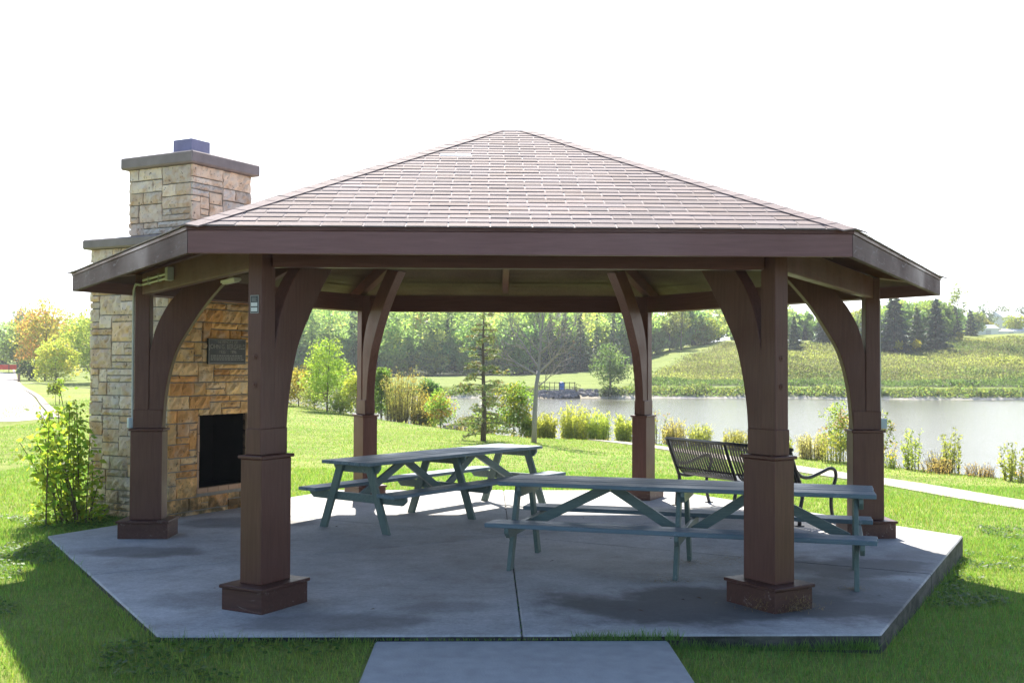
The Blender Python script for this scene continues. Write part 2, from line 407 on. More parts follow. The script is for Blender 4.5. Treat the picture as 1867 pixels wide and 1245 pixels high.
w = MB(); w.add([(-60, 0, LAKE_Z), (420, -90, LAKE_Z), (420, 99, LAKE_Z), (-60, 99, LAKE_Z)], [(0, 1, 2, 3)])
tag(w.build('lake', M['water'], recalc=False), kind='structure')

def ribbon(name, pts, width, mat, lift=.02, thick=.12, step=.6, taper=None):
    P = [np.array(p, float) for p in pts]; S = []
    for i in range(len(P) - 1):                     # Catmull-Rom
        p0, p1, p2, p3 = P[max(i - 1, 0)], P[i], P[i + 1], P[min(i + 2, len(P) - 1)]
        m = max(2, int(np.linalg.norm(p2 - p1) / step))
        for t in np.arange(m) / m: S.append(.5 * ((2 * p1) + (-p0 + p2) * t + (2 * p0 - 5 * p1 + 4 * p2 - p3) * t * t + (-p0 + 3 * p1 - 3 * p2 + p3) * t ** 3))
    S.append(P[-1]); S = np.array(S); T = unit(np.gradient(S, axis=0)); Nn = np.stack([-T[:, 1], T[:, 0]], 1)
    b = MB(); vs = []; fs = []; n = len(S)
    for i, (s, nn) in enumerate(zip(S, Nn)):
        wv = width if taper is None else width + (taper - width) * max(0., i / n - .55) / .45
        L_, R_ = s + nn * wv / 2, s - nn * wv / 2
        zl, zr, zc = gz(*L_), gz(*R_), gz(*s); zl = max(zl, zc - .03); zr = max(zr, zc - .03)
        vs += [(L_[0], L_[1], zl + lift), (R_[0], R_[1], zr + lift), (L_[0], L_[1], zl + lift - thick), (R_[0], R_[1], zr + lift - thick)]
    for i in range(n - 1):
        a, c = 4 * i, 4 * i + 4
        fs += [(a, a + 1, c + 1, c), (a + 2, c + 2, c + 3, a + 3), (a, c, c + 2, a + 2), (a + 1, a + 3, c + 3, c + 1)]
    fs += [(0, 2, 3, 1), (4 * n - 4, 4 * n - 3, 4 * n - 1, 4 * n - 2)]
    b.add(vs, fs); return b.build(name, mat), S
PATH_PTS = [(12.5, -5), (10.3, .8), (8.5, 5.5), (7.75, 8.85), (6.97, 11.2), (6.3, 13.6), (5.05, 17.9), (4.2, 20.2), (3.2, 22.2)]
o, PATH_S = ribbon('path', PATH_PTS, 1.15, M['path'], taper=.55); tag(o, kind='structure')
b = MB(); b.box(-1.02, 1.02, -13.5, -4.39, -.2, -.035)
tag(b.build('walkway', M['walk'], bevel=.012), kind='structure')
ROAD_R = [(-95, 205), (-58.8, 123), (-40, 80.5), (-27.4, 53.2), (-21.6, 40), (-17.0, 29.6), (-15.6, 26.2), (-15.9, 24.3), (-18, 23.6), (-28, 22.5), (-40, 21.5)]
def road():
    P = ROAD_R; b = MB()
    far = [(-106, 205), (-69, 123), (-50, 80), (-38, 54), (-33, 40), (-34, 32), (-40, 28)]
    poly = P + far[::-1]
    me = bpy.data.meshes.new('road'); bm = bmesh.new()
    vs = [bm.verts.new((x, y, gz(x, y) - .02 + (.06 if y > 60 else .03))) for x, y in poly]
    f = bm.faces.new(vs); bmesh.ops.triangulate(bm, faces=[f]); bmesh.ops.recalc_face_normals(bm, faces=bm.faces)
    for q in bm.faces:
        if q.normal.z < 0: q.normal_flip()
    bm.to_mesh(me); bm.free(); me.materials.append(M['asphalt']); return tag(link('road', me), kind='structure')
road()
o, KERB_S = ribbon('kerb', [(x + .2, y + .05) for x, y in ROAD_R[:7]], .34, M['kerb'], .06, .3, 1.5); tag(o, kind='structure')

# ------------------------------------------------------------------ concrete pad
RS = 5.05
def hexpt(k, r): return Vector((r * math.cos(R(60 * k)), r * math.sin(R(60 * k)), 0))
b = MB(); GAP = .004
for k in range(6):
    cpt = hexpt(k, RS); m0 = (hexpt(k - 1, RS) + cpt) / 2; m1 = (cpt + hexpt(k + 1, RS)) / 2
    poly = [Vector((0, 0, 0)), m0, cpt, m1]; d0, d1 = m0.normalized(), m1.normalized()
    n0, n1 = Vector((-d0.y, d0.x, 0)), Vector((d1.y, -d1.x, 0))
    ins = [(d0 + d1).normalized() * GAP * 2, m0 + n0 * GAP, cpt, m1 + n1 * GAP]
    b.prism(ins, -.36, 0, lambda p, z: (p.x, p.y, z))
b2 = MB(); b2.prism([hexpt(k, RS - .03) for k in range(6)], -.34, -.018, lambda p, z: (p.x, p.y, z))
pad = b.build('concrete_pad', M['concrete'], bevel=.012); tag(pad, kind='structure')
tag(b2.build('pad_joint', M['soil'], pad), kind='structure')

# ------------------------------------------------------------------ gazebo
gaz = empty('gazebo', (0, 0, 0), label='brown hexagonal picnic shelter with shingled roof on arched timber posts', cat='gazebo')
ZA, SL = 4.55, .40
TOPZ = lambda a: ZA - SL * a                        # roof top plane over apothem distance a
def spline(P, n=6):
    P = [np.array(p, float) for p in P]; S = []
    for i in range(len(P) - 1):
        p0, p1, p2, p3 = P[max(i - 1, 0)], P[i], P[i + 1], P[min(i + 2, len(P) - 1)]
        for t in np.arange(n) / n: S.append(.5 * ((2 * p1) + (-p0 + p2) * t + (2 * p0 - 5 * p1 + 4 * p2 - p3) * t * t + (-p0 + 3 * p1 - 3 * p2 + p3) * t ** 3))
    S.append(P[-1]); return S
def rad_prism(poly, t): # polygon in (r, z), thickness t tangentially
    b = MB(); b.prism(poly, -t / 2, t / 2, lambda p, y: (p[0], y, p[1])); return b
inner = spline([(3.80, 1.182), (3.765, 1.60), (3.667, 2.0), (3.52, 2.27), (3.324, 2.562), (3.075, 2.848), (2.78, 3.12)])
outer = spline([(3.943, 2.0), (3.879, 2.27), (3.768, 2.50), (3.66, 2.64), (3.45, 2.87), (3.12, 3.17)])
BR_POLY = [tuple(p) for p in inner] + [tuple(p) for p in outer[::-1]] + [(3.943, 1.182)]
def first(fn, cache={}):
    if fn not in cache: cache[fn] = fn()
    return cache[fn]
proto = {}
def part(name, key, maker, mat, parent, rz=0, bevel=.006):
    if key not in proto:
        o = maker().build(name, mat, parent, (0, 0, 0), rz, bevel); proto[key] = o
    else:
        o = proto[key].copy(); COL.objects.link(o); o.parent = parent; o.rotation_euler = (0, 0, rz)
    return o
def bx(*a):
    def f():
        b = MB(); b.box(*a); return b
    return f
def bolt():
    b = MB(); b.tube([(4.104, 0, 1.72), (4.110, 0, 1.72), (4.1101, 0, 1.72), (4.118, 0, 1.72)], [.028, .028, .012, .012], 14); return b
def plinth():
    b = MB(); b.box(3.69, 4.225, -.2025, .2025, -.01, .165); b.box(3.674, 4.241, -.2185, .2185, .165, .192); return b
def upper():
    b = MB(); b.box(3.945, 4.105, -.07, .07, 1.18, 2.86); b.box(3.7985, 4.112, -.0765, .0765, 1.18, 1.385); return b
for k in range(6):
    a = R(60 * k)
    p = part('post', 'post', upper, M['stain_v'], gaz, a)
    part('casing', 'casing', bx(3.785, 4.13, -.1075, .1075, .192, 1.150), M['stain_v'], p)
    part('casing_trim', 'ctrim', bx(3.767, 4.148, -.1255, .1255, 1.152, 1.178), M['stain_r'], p)
    part('plinth', 'plinth', plinth, M['stain_base'], p)
    part('brace', 'brace', lambda: rad_prism(BR_POLY, .122), M['stain_v'], p, 0, .005)
    for z in (0, .22): part('bolt', 'bolt', bolt, M['stain_h'], p, 0, 0).location.z = z
    part('hip_rafter', 'hip', lambda: rad_prism([(4.72, 2.79), (4.72, 2.82), (.12, ZA - .347 * .12 - .13), (.12, ZA - .347 * .12 - .35), (4.1, 2.862)], .11), M['stain_r'], gaz, a)
    e = R(60 * k + 30)
    def beam():
        b = MB(); b.box(3.44, 3.53, -1.925, 1.925, 2.635, 2.865); return b
    part('beam', 'beam', beam, M['stain_h'], gaz, e)
    def cjack(): return rad_prism([(3.5, TOPZ(3.5) - .115), (.3, TOPZ(.3) - .115), (.3, TOPZ(.3) - .25), (3.5, TOPZ(3.5) - .25)], .09)
    part('rafter', 'jack', cjack, M['stain_r'], gaz, e)
    AP, T3 = 4.167, math.tan(R(30))
    def fasc():
        b = MB(); b.prism([(AP, -AP * T3 + .001), (AP, AP * T3 - .001), (AP - .04, (AP - .04) * T3 - .001), (AP - .04, -(AP - .04) * T3 + .001)], 2.675, 2.842, lambda p, z: (p[0], p[1], z)); return b
    def drip():
        b = MB(); c, d = AP + .009, AP - .03
        b.prism([(c, -c * T3 + .001), (c, c * T3 - .001), (d, d * T3 - .001), (d, -d * T3 + .001)], 2.842, 2.868, lambda p, z: (p[0], p[1], z)); return b
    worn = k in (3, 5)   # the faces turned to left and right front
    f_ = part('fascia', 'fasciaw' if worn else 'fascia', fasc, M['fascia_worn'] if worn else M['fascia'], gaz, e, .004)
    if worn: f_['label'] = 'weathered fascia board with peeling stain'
    part('drip_edge', 'drip', drip, M['stain_h'], f_, 0, 0)

def roof():
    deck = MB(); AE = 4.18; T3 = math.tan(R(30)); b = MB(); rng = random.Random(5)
    for k in range(6):
        rot = Matrix.Rotation(R(60 * k + 30), 3, 'Z')
        P = lambda a, y, dz: rot @ Vector((a, y, TOPZ(a) + dz))
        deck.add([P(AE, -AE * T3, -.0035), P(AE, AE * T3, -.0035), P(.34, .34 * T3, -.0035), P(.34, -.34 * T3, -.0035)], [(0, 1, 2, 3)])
        j = 0
        while True:
            a0 = 4.192 - j * .118; a1 = a0 - .135
            if a0 < .38: break
            a1 = max(a1, .34)
            off = (.1525 if j % 2 else 0) + .05 + rng.uniform(-.012, .012); y = -3.0 * .305 * 3 + off - 0.6
            crs = rng.uniform(.94, 1.05)
            while y < 2.6:
                w0, w1 = a0 * T3, a1 * T3
                yl, yr = y + .006, y + .299
                y += .305
                l0, r0 = max(yl, -w0), min(yr, w0); l1, r1 = max(yl, -w1), min(yr, w1)
                if r0 - l0 < .01: continue
                if l1 > r1: l1 = r1 = max(-w1, min(w1, (l0 + r0) / 2))
                v = rng.uniform(.84, 1.14) * crs; q = rng.uniform(-.008, .008)
                c = (.258 * v + q, .205 * v, .196 * v - q)
                white = (k == 4 and 1.66 < a0 < 1.79 and -.80 < (yl + yr) / 2 < -.3)
                if white: c = (.82, .80, .78)
                b.cur = c
                z0, z1 = .0052 + rng.uniform(-.001, .002), -.0015
                b.add([P(a0, l0, z0), P(a0, r0, z0), P(a1, r1, z1), P(a1, l1, z1)], [(0, 1, 2, 3)])
                b.cur = tuple(x * 1.15 for x in c)
                b.add([P(a0, l0, z0), P(a0, r0, z0), P(a0 - .001, r0, -.004), P(a0 - .001, l0, -.004)], [(3, 2, 1, 0)])
            j += 1
    deck.cur = (.52, .45, .44); deck.c = [deck.cur] * len(deck.f)  # pale deck puts the glint of the tab slots into the colour
    b.v, shift = b.v, 0
    o = b.build('roof', M['shingle'], gaz, recalc=False)
    o['label'] = 'faded pinkish brown shingle roof with one white replacement shingle'
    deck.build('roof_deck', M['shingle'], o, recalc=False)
    for k in range(6):
        h = MB(); rot = Matrix.Rotation(R(60 * k), 3, 'Z'); r = 4.838; i = 0
        hz = lambda r, w: ZA - .3464 * r - .2 * abs(w)
        while r > .5:
            r0, r1 = r, max(r - .34, .40); W = .128; v = rng.uniform(.9, 1.12); h.cur = (.27 * v, .214 * v, .205 * v)
            l0 = .0125 + rng.uniform(0, .003); l1 = .008
            A = [rot @ Vector((r0, s * W, hz(r0, W) + l0)) if s else rot @ Vector((r0, 0, hz(r0, 0) + l0 - .004)) for s in (-1, 0, 1)]
            B = [rot @ Vector((r1, s * W, hz(r1, W) + l1)) if s else rot @ Vector((r1, 0, hz(r1, 0) + l1 - .004)) for s in (-1, 0, 1)]
            h.add(A + B, [(0, 1, 4, 3), (1, 2, 5, 4)])
            h.cur = (.25, .19, .185); D = [p - Vector((0, 0, .010)) for p in A]; E_ = [p - Vector((0, 0, .0065)) for p in B]
            h.add(A + D + B + E_, [(0, 3, 4, 1), (1, 4, 5, 2), (0, 6, 9, 3), (2, 5, 11, 8)])
            r -= .165; i += 1
        h.build('hip_cap', M['shingle'], o, recalc=False)
    t = MB(); t.cur = (.30, .24, .23); t.prism([hexpt(k, .415) for k in range(6)], 4.33, 4.412, lambda p, z: (p.x, p.y, z)); t.build('roof_cap', M['shingle'], o)
    c = MB(); rr = random.Random(2)
    for k in range(6):
        rot = Matrix.Rotation(R(60 * k + 30), 3, 'Z'); a = 4.12
        P = lambda a, y, dz: rot @ Vector((a, y, TOPZ(a) + dz))
        while a > .15:
            a1 = max(a - .13, .05); q = rr.uniform(-.003, .003)
            c.add([P(a, -a * T3, -.10 + q), P(a, a * T3, -.10 + q), P(a1 + .012, (a1 + .012) * T3, -.10 + q), P(a1 + .012, -(a1 + .012) * T3, -.10 + q)], [(3, 2, 1, 0)])
            c.add([P(a, -a * T3, -.10 + q), P(a, a * T3, -.10 + q), P(a, a * T3, -.08), P(a, -a * T3, -.08)], [(0, 1, 2, 3)])
            a = a1
        c.add([P(4.13, -4.13 * T3, -.08), P(4.13, 4.13 * T3, -.08), P(.01, 0, -.08)], [(2, 1, 0)])
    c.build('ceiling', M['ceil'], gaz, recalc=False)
roof()

def conduits():
    e = R(210)
    b = MB()
    for dz in (0, .045):
        b.tube([(3.552, -1.80 + dz * .6, 2.735 + dz), (3.552, -.62, 2.735 + dz)], .0125, 8)
    # elbow down the left post
    rot = Matrix.Rotation(-e, 3, 'Z'); wl = lambda p: rot @ Vector(p)
    pl = [wl((-4.135, -.02, z)) for z in (1.27, 2.60)] + [wl((-4.128, -.035, 2.69)), wl((-4.09, -.085, 2.75))] + [Vector((3.552, -1.86, 2.735))]
    b.tube(pl, .0135, 8)
    for y in (-1.5, -1.05): b.box(3.532, 3.568, y - .008, y + .008, 2.715, 2.80)
    c = b.build('conduit', M['grey_pvc'], gaz, (0, 0, 0), e)
    j = MB(); j.box(3.532, 3.60, -.63, -.53, 2.70, 2.83); j.build('junction_box', M['grey_pvc'], c, bevel=.006)
    o = MB(); p = wl((-4.15, -.02, 1.235)); o.box(p.x - .035, p.x + .035, p.y - .04, p.y + .04, 1.18, 1.29); o.build('outlet_box', M['box_grey'], c, bevel=.006)
    b = MB(); b.tube([(4.119, -.02, 1.27), (4.119, -.02, 2.62)], .012, 8); c = b.build('conduit', M['grey_pvc'], gaz)
    o = MB(); o.box(4.11, 4.185, -.06, .02, 1.19, 1.30); o.build('outlet_box', M['box_grey'], c, bevel=.006)
    l = MB(); l.box(3.32, 3.39, .55, .95, 2.61, 2.635); l.box(3.33, 3.38, .57, .93, 2.598, 2.61); l.build('light_fitting', M['beige'], gaz, (0, 0, 0), e, bevel=.004)
conduits()

def notice():
    o = empty('notice_sign', (0, 0, 0), R(240), label='small dark notice plate with two white panels screwed to the front left post', cat='sign')
    b = MB(); b.box(4.106, 4.110, -.042, .042, 2.275, 2.415); b.build('plate', M['plate_edge'], o)
    d = MB(); d.box(4.110, 4.1115, -.036, .036, 2.281, 2.409); d.build('panel', M['plate_dark'], o)
    w = MB(); w.box(4.1115, 4.113, -.031, .031, 2.329, 2.358); w.box(4.1115, 4.113, -.031, .031, 2.289, 2.320); w.build('label_panel', M['plate_white'], o)
    t = MB()
    for i in range(4): t.box(4.1115, 4.113, -.024, .024 - .006 * (i % 2), 2.368 + i * .009, 2.371 + i * .009)
    t.build('lettering', M['plate_edge'], o)
notice()

# ------------------------------------------------------------------ stone fireplace
def ashlar(W, Hh, u, rng, hole=None, v=.085):
    nx, ny = max(2, round(W / u)), max(2, round(Hh / v)); cw, ch = W / nx, Hh / ny
    occ = [[False] * nx for _ in range(ny)]; out = []
    if hole:
        for j in range(ny):
            for i in range(nx):
                if hole[0] < (i + .5) * cw < hole[1] and hole[2] < (j + .5) * ch < hole[3]: occ[j][i] = True
    for j in range(ny):
        for i in range(nx):
            if occ[j][i]: continue
            free = 0
            while i + free < nx and not occ[j][i + free]: free += 1
            w_ = min(free, rng.choice([2, 3, 4, 5, 5, 6, 7])); h_ = rng.choice([1, 1, 1, 2, 2, 2, 3])
            if free - w_ == 1: w_ += 1
            if h_ == 3: w_ = min(w_, 5)
            if free - w_ == 1: w_ = free
            while h_ > 1 and (j + h_ > ny or any(occ[j + q][i + p] for q in range(h_) for p in range(w_))): h_ -= 1
            if j + h_ == ny - 1 and not any(occ[ny - 1][i + p] for p in range(w_)) and h_ < 3: h_ += 1
            for q in range(h_):
                for p in range(w_): occ[j + q][i + p] = True
            out.append((i * cw, (i + w_) * cw, j * ch, (j + h_) * ch))
    return out
def stones(b, rects, origin, ua, na, rng, pal, amp=.017, proud=.032, j=.008):
    O, U, N = Vector(origin), Vector(ua), Vector(na); Z = Vector((0, 0, 1))
    for u0, u1, v0, v1 in rects:
        u0, u1, v0, v1 = u0 + j, u1 - j, v0 + j, v1 - j
        nx, ny = max(2, int((u1 - u0) / .045)), max(2, int((v1 - v0) / .045)); base = proud + rng.uniform(-.008, .006)
        V = []
        for q in range(ny + 1):
            for p in range(nx + 1):
                ed = p in (0, nx) or q in (0, ny)
                du = rng.uniform(-.004, .004) if not (p in (0, nx)) else rng.uniform(-.003, .003)
                d = base + rng.uniform(-amp, amp) * (.55 if ed else 1) - (.012 if ed else 0)
                V.append(O + U * (u0 + (u1 - u0) * p / nx + du) + Z * (v0 + (v1 - v0) * q / ny + rng.uniform(-.003, .003)) + N * d)
        n = nx + 1; F = [(q * n + p, q * n + p + 1, (q + 1) * n + p + 1, (q + 1) * n + p) for q in range(ny) for p in range(nx)]
        ring = [p for p in range(nx + 1)] + [q * n + nx for q in range(1, ny + 1)] + [ny * n + p for p in range(nx - 1, -1, -1)] + [q * n for q in range(ny - 1, 0, -1)]
        k = len(V); V += [V[i] - N * ((V[i] - O).dot(N) + .02) for i in ring]; m = len(ring)
        F += [(ring[i], k + i, k + (i + 1) % m, ring[(i + 1) % m]) for i in range(m)]
        c = rng.choice(pal); s = rng.uniform(.78, 1.2); b.cur = tuple(x * s for x in c)
        b.add(V, F)
FP_N = 4.245
fp = empty('stone_fireplace', (-H3 * FP_N, .5 * FP_N, 0), R(-30), label='tan stone outdoor fireplace with tall chimney at the back left edge of the shelter', cat='fireplace')
WARM = [(.80, .48, .19), (.82, .55, .24), (.74, .39, .14), (.78, .53, .27), (.74, .46, .20), (.68, .34, .12)]  # tan stone, orange deepened to hold warm light bounced off the slab
PALE = [(.74, .55, .41), (.70, .57, .47), (.75, .53, .35), (.64, .52, .43), (.76, .61, .48)]
STK = [(.80, .65, .50), (.78, .60, .44), (.76, .66, .56), (.80, .60, .42), (.72, .60, .49)]
D0, W0, ZT = 1.37, .92, 3.34; ZB = -.12
rng = random.Random(21)
core = MB(); HY, Z0, Z1 = .43, .32, 1.23
core.box(-D0, 0 - .62, -W0 + .001, W0 - .001, ZB - .2, ZT - .001)
core.box(-.62, 0, -W0 + .001, -HY - .02, ZB - .2, ZT - .002); core.box(-.62, 0, HY + .02, W0 - .001, ZB - .2, ZT - .002)
core.box(-.62, 0, -HY - .02, HY + .02, ZB - .2, Z0 - .07); core.box(-.62, 0, -HY - .02, HY + .02, Z1 + .02, ZT - .002)
core.build('mortar_core', M['mortar'], fp)
st = MB()
hole = (W0 - HY - .045 + .02, W0 + HY + .045 + .02, Z0 - .085 - ZB, Z1 + .012 - ZB)
stones(st, ashlar(2 * W0 + .04, ZT - ZB, .07, rng, hole), (0, -W0 - .02, ZB), (0, 1, 0), (1, 0, 0), rng, WARM)
stones(st, ashlar(D0 - .0, ZT - ZB, .075, rng), (-D0, -W0, ZB), (1, 0, 0), (0, -1, 0), rng, PALE)
stones(st, ashlar(D0 - .0, ZT - ZB, .09, rng), (-D0, W0, ZB), (1, 0, 0), (0, 1, 0), rng, PALE)
stones(st, ashlar(2 * W0 + .04, ZT - ZB, .09, rng), (-D0, -W0 - .02, ZB), (0, 1, 0), (-1, 0, 0), rng, PALE)
st.build('stone_body', M['stone'], fp, recalc=True)
def coping(name, x0, x1, y0, y1, z0, z1, parent=None):
    b = MB(); b.box(x0, x1, y0, y1, z0, z1); return b.build(name, M['cap'], fp, bevel=.018)
coping('shoulder_slab', -D0 - .09, .075, -W0 - .10, W0 + .10, ZT, 3.464)
S0, S1, SW, ZS = -1.13, -.05, .525, 4.405
c = MB(); c.box(S0, S1, -SW, SW, 3.455, ZS)
stk = c.build('chimney_core', M['mortar'], fp)
st = MB()
stones(st, ashlar(2 * SW + .04, ZS - 3.464, .08, rng, None, .08), (S1, -SW - .02, 3.464), (0, 1, 0), (1, 0, 0), rng, STK)
stones(st, ashlar(S1 - S0, ZS - 3.464, .08, rng, None, .08), (S0, -SW, 3.464), (1, 0, 0), (0, -1, 0), rng, STK)
stones(st, ashlar(S1 - S0, ZS - 3.464, .1, rng), (S0, SW, 3.464), (1, 0, 0), (0, 1, 0), rng, PALE)
stones(st, ashlar(2 * SW + .04, ZS - 3.464, .1, rng), (S0, -SW - .02, 3.464), (0, 1, 0), (-1, 0, 0), rng, PALE)
st.build('chimney_stack', M['stone'], fp)
coping('chimney_cap', S0 - .10, S1 + .10, -SW - .10, SW + .10, ZS, 4.557)
b = MB(); cx = (S0 + S1) / 2; s = .165
for (x0, x1, y0, y1) in ((-s, -s + .03, -s, s), (s - .03, s, -s, s), (-s + .03, s - .03, -s, -s + .03), (-s + .03, s - .03, s - .03, s)): b.box(cx + x0, cx + x1, y0, y1, 4.557, 4.83)
b.box(cx - s + .03, cx + s - .03, -s + .03, s - .03, 4.557, 4.6)
b.build('flue', M['flue'], fp)
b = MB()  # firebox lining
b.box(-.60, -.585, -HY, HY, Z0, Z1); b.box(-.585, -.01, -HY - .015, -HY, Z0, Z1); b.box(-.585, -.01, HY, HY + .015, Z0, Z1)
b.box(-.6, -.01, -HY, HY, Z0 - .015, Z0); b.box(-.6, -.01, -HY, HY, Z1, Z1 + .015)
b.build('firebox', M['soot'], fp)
b = MB(); rr = random.Random(3)
def brickrow(p0, p1, horizontal, n):
    for i in range(n):
        a, c = p0[0] + (p1[0] - p0[0]) * i / n, p0[0] + (p1[0] - p0[0]) * (i + 1) / n
        e, f = p0[1] + (p1[1] - p0[1]) * i / n, p0[1] + (p1[1] - p0[1]) * (i + 1) / n
        d = .032 + rr.uniform(-.004, .004)
        if horizontal: b.box(-.05, d, a + .003, c - .003, p0[1], p1[1])
        else: b.box(-.05, d, p0[0], p1[0], e + .003, f - .003)
brickrow((-HY - .035, Z0 - .065), (HY + .035, Z0), True, 5)
brickrow((-HY - .035, Z0 + .002), (-HY, Z1), False, 4); brickrow((HY, Z0 + .002), (HY + .035, Z1), False, 4)
b.build('firebox_surround', M['firebrick'], fp, bevel=.004)

def text_mesh(name, body, size, mat, parent, loc, rot, ext=.0015, sx=1.0):
    cu = bpy.data.curves.new(name, 'FONT'); cu.body = body; cu.size = size; cu.align_x = 'CENTER'; cu.align_y = 'CENTER'; cu.extrude = ext
    t = bpy.data.objects.new(name, cu); COL.objects.link(t)
    me = bpy.data.meshes.new_from_object(t.evaluated_get(bpy.context.evaluated_depsgraph_get()))
    bpy.data.objects.remove(t); me.materials.clear(); me.materials.append(mat)
    o = link(name, me, parent, loc); o.rotation_euler = rot; o.scale = (sx, 1, 1); return o
pl = empty('memorial_plaque', fp.matrix_basis @ Vector((.042, .025, 2.045)), R(-30), label='dark bronze memorial plaque with raised lettering on the stone above the firebox', cat='plaque')
b = MB(); b.box(-.02, .012, -.345, .345, -.165, .165); b.build('plate', M['bronze'], pl, bevel=.006)
b = MB()
for (y0, y1, z0, z1) in ((-.336, .336, .150, .156), (-.336, .336, -.156, -.150), (-.336, -.330, -.15, .15), (.330, .336, -.15, .15)): b.box(.012, .015, y0, y1, z0, z1)
b.build('border', M['letter'], pl)
RT = (R(90), 0, R(90))
for body, size, y, z, sx in (('IN MEMORY OF', .052, 0, .118, 1.0), ('JOHN G. BERGFELD', .082, 0, .058, .92), ('1935', .060, -.10, -.008, 1.0), ('1996', .060, .10, -.008, 1.0)):
    text_mesh('lettering', body, size, M['letter'], pl, (.0135, y, z), RT, .002, sx)
b = MB(); rr = random.Random(8)
for z in (-.055, -.080, -.105):
    y = -.30
    while y < .28:
        w_ = rr.uniform(.02, .055); b.box(.012, .0135, y, min(y + w_, .3), z - .005, z + .005); y += w_ + .012
b.build('small_lettering', M['letter'], pl)

# ------------------------------------------------------------------ picnic tables
def picnic_table(loc, rz, label, base=None):
    t = empty('picnic_table', loc, rz, label=label, cat='picnic table', group='blue green picnic tables under the shelter')
    if base is not None:
        for ch in base.children:
            c = ch.copy(); COL.objects.link(c); c.parent = t
            for g_ in ch.children:
                d = g_.copy(); COL.objects.link(d); d.parent = c
        return t
    L = 1.68; rg = random.Random(6)
    b = MB(); n = 5; wd = .145
    for i in range(n):
        y0 = -n * wd / 2 - .012 + i * (wd + .006); e = rg.uniform(-.008, .008); z = rg.uniform(-.003, .003)
        b.box(-L + e, L + e, y0, y0 + wd, .752 + z, .790 + z)
    b.build('tabletop', M['paint_top'], t, bevel=.005)
    for s in (-1, 1):
        b = MB()
        for i in range(2):
            y0 = s * .62 - .139 + i * .141; e = rg.uniform(-.01, .01); b.box(-L + e, L + e, y0, y0 + .136, .420, .460)
        b.build('bench_seat', M['paint_top'], t, bevel=.005)
    for x in (-1.52, 0, 1.52):
        b = MB(); ox = .041
        b.prism([(-.36, .752), (.36, .752), (.36, .71), (.31, .655), (-.31, .655), (-.36, .71)], x + ox - .019, x + ox + .019, lambda p, a: (a, p[0], p[1]))
        b.prism([(-.76, .419), (.76, .419), (.76, .375), (.70, .325), (-.70, .325), (-.76, .375)], x + ox - .019, x + ox + .019, lambda p, a: (a, p[0], p[1]))
        tr = b.build('trestle', M['paint'], t, bevel=.004)
        for s in (-1, 1):
            g_ = MB(); g_.prism([(s * .55, 0), (s * .445, 0), (s * .165, .751), (s * .27, .751)], x - .02, x + .02, lambda p, a: (a, p[0], p[1]))
            g_.build('leg', M['paint_leg'], tr, bevel=.004)
    for (x0, x1) in ((-1.45, -.70), (-.06, -.66), (.10, .66), (1.46, .70)):
        b = MB(); b.bar((x0, 0, .36), (x1, 0, .735), .09, .038, (0, 0, 1)); b.build('diagonal_brace', M['paint'], t, bevel=.004)
    return t
T1 = picnic_table((-.823, 1.598, 0), math.atan2(.79, .612), 'blue green picnic table standing at an angle in front of the stone fireplace')
T2 = picnic_table((1.563, -1.970, 0), math.atan2(-.305, .952), 'blue green picnic table passing behind the front right post', T1)

# ------------------------------------------------------------------ metal bench
bn = empty('park_bench', (2.85, 1.656, 0), R(30), label='black slatted metal bench seen from behind at the back right of the shelter', cat='bench')
def bench():
    Lh = 1.10
    prof = [tuple(p) for p in spline([(-.125, .895), (-.085, .76), (-.015, .60), (.035, .50), (.10, .435), (.20, .41), (.38, .425), (.52, .432), (.575, .415), (.59, .38)], 4)]
    for s, y0, y1 in ((-1, -Lh, -.03), (1, .03, Lh)):
        b = MB(); n = 21; pitch_ = (y1 - y0 - .04) / n
        for i in range(n):
            yc = y0 + .02 + (i + .5) * pitch_
            for (p, q) in zip(prof[:-1], prof[1:]):
                d = Vector((q[0] - p[0], 0, q[1] - p[1])).normalized() * .002
                b.bar((p[0] - d.x, yc, p[1] - d.z), (q[0] + d.x, yc, q[1] + d.z), .0365, .006, (0, 1, 0))
        for (x, z) in ((.02, .515), (.15, .412), (.45, .425)): b.bar((x + .008, y0, z), (x + .008, y1, z), .03, .006, (1, 0, 1) if z > .45 else (1, 0, 0))
        b.build('strap_panel', M['black_metal'], bn, recalc=False)
    b = MB(); b.tube([(-.13, -Lh - .05, .905), (-.13, Lh + .05, .905)], .021, 10); b.build('top_rail', M['black_metal'], bn, smooth=True)
    b = MB(); b.tube([(.58, -Lh, .385), (.58, Lh, .385)], .017, 10); b.build('front_rail', M['black_metal'], bn, smooth=True)
    for y in (-Lh - .012, 0, Lh + .012):
        b = MB(); b.bar((0, 0, 0), (0, 0, 0.001), .001, .001, (1, 0, 0)); b = MB()
        P = spline([(.02, .012), (.035, .20), (.07, .36), (.04, .47), (-.03, .63), (-.10, .80), (-.135, .90)], 5)
        b.tube([(p[0], y, p[1]) for p in P], .023, 8)
        P = spline([(.05, .43), (.20, .392), (.40, .405), (.57, .40)], 5); b.tube([(p[0], y, p[1]) for p in P], .02, 8)
        P = spline([(.60, .012), (.565, .12), (.55, .25), (.565, .40)], 5); b.tube([(p[0], y, p[1]) for p in P], .022, 8)
        for x in (.02, .60): b.box(x - .05, x + .05, y - .03, y + .03, 0, .012)
        fr = b.build('leg_frame', M['black_metal'], bn, smooth=True)
        if y != 0:
            b = MB(); P = spline([(-.04, .66), (.05, .585), (.18, .565), (.36, .61), (.52, .655), (.61, .635), (.635, .56), (.605, .47), (.575, .40)], 5)
            b.tube([(p[0], y, p[1]) for p in P], .021, 10); b.build('armrest', M['black_metal'], fr, smooth=True)
bench()
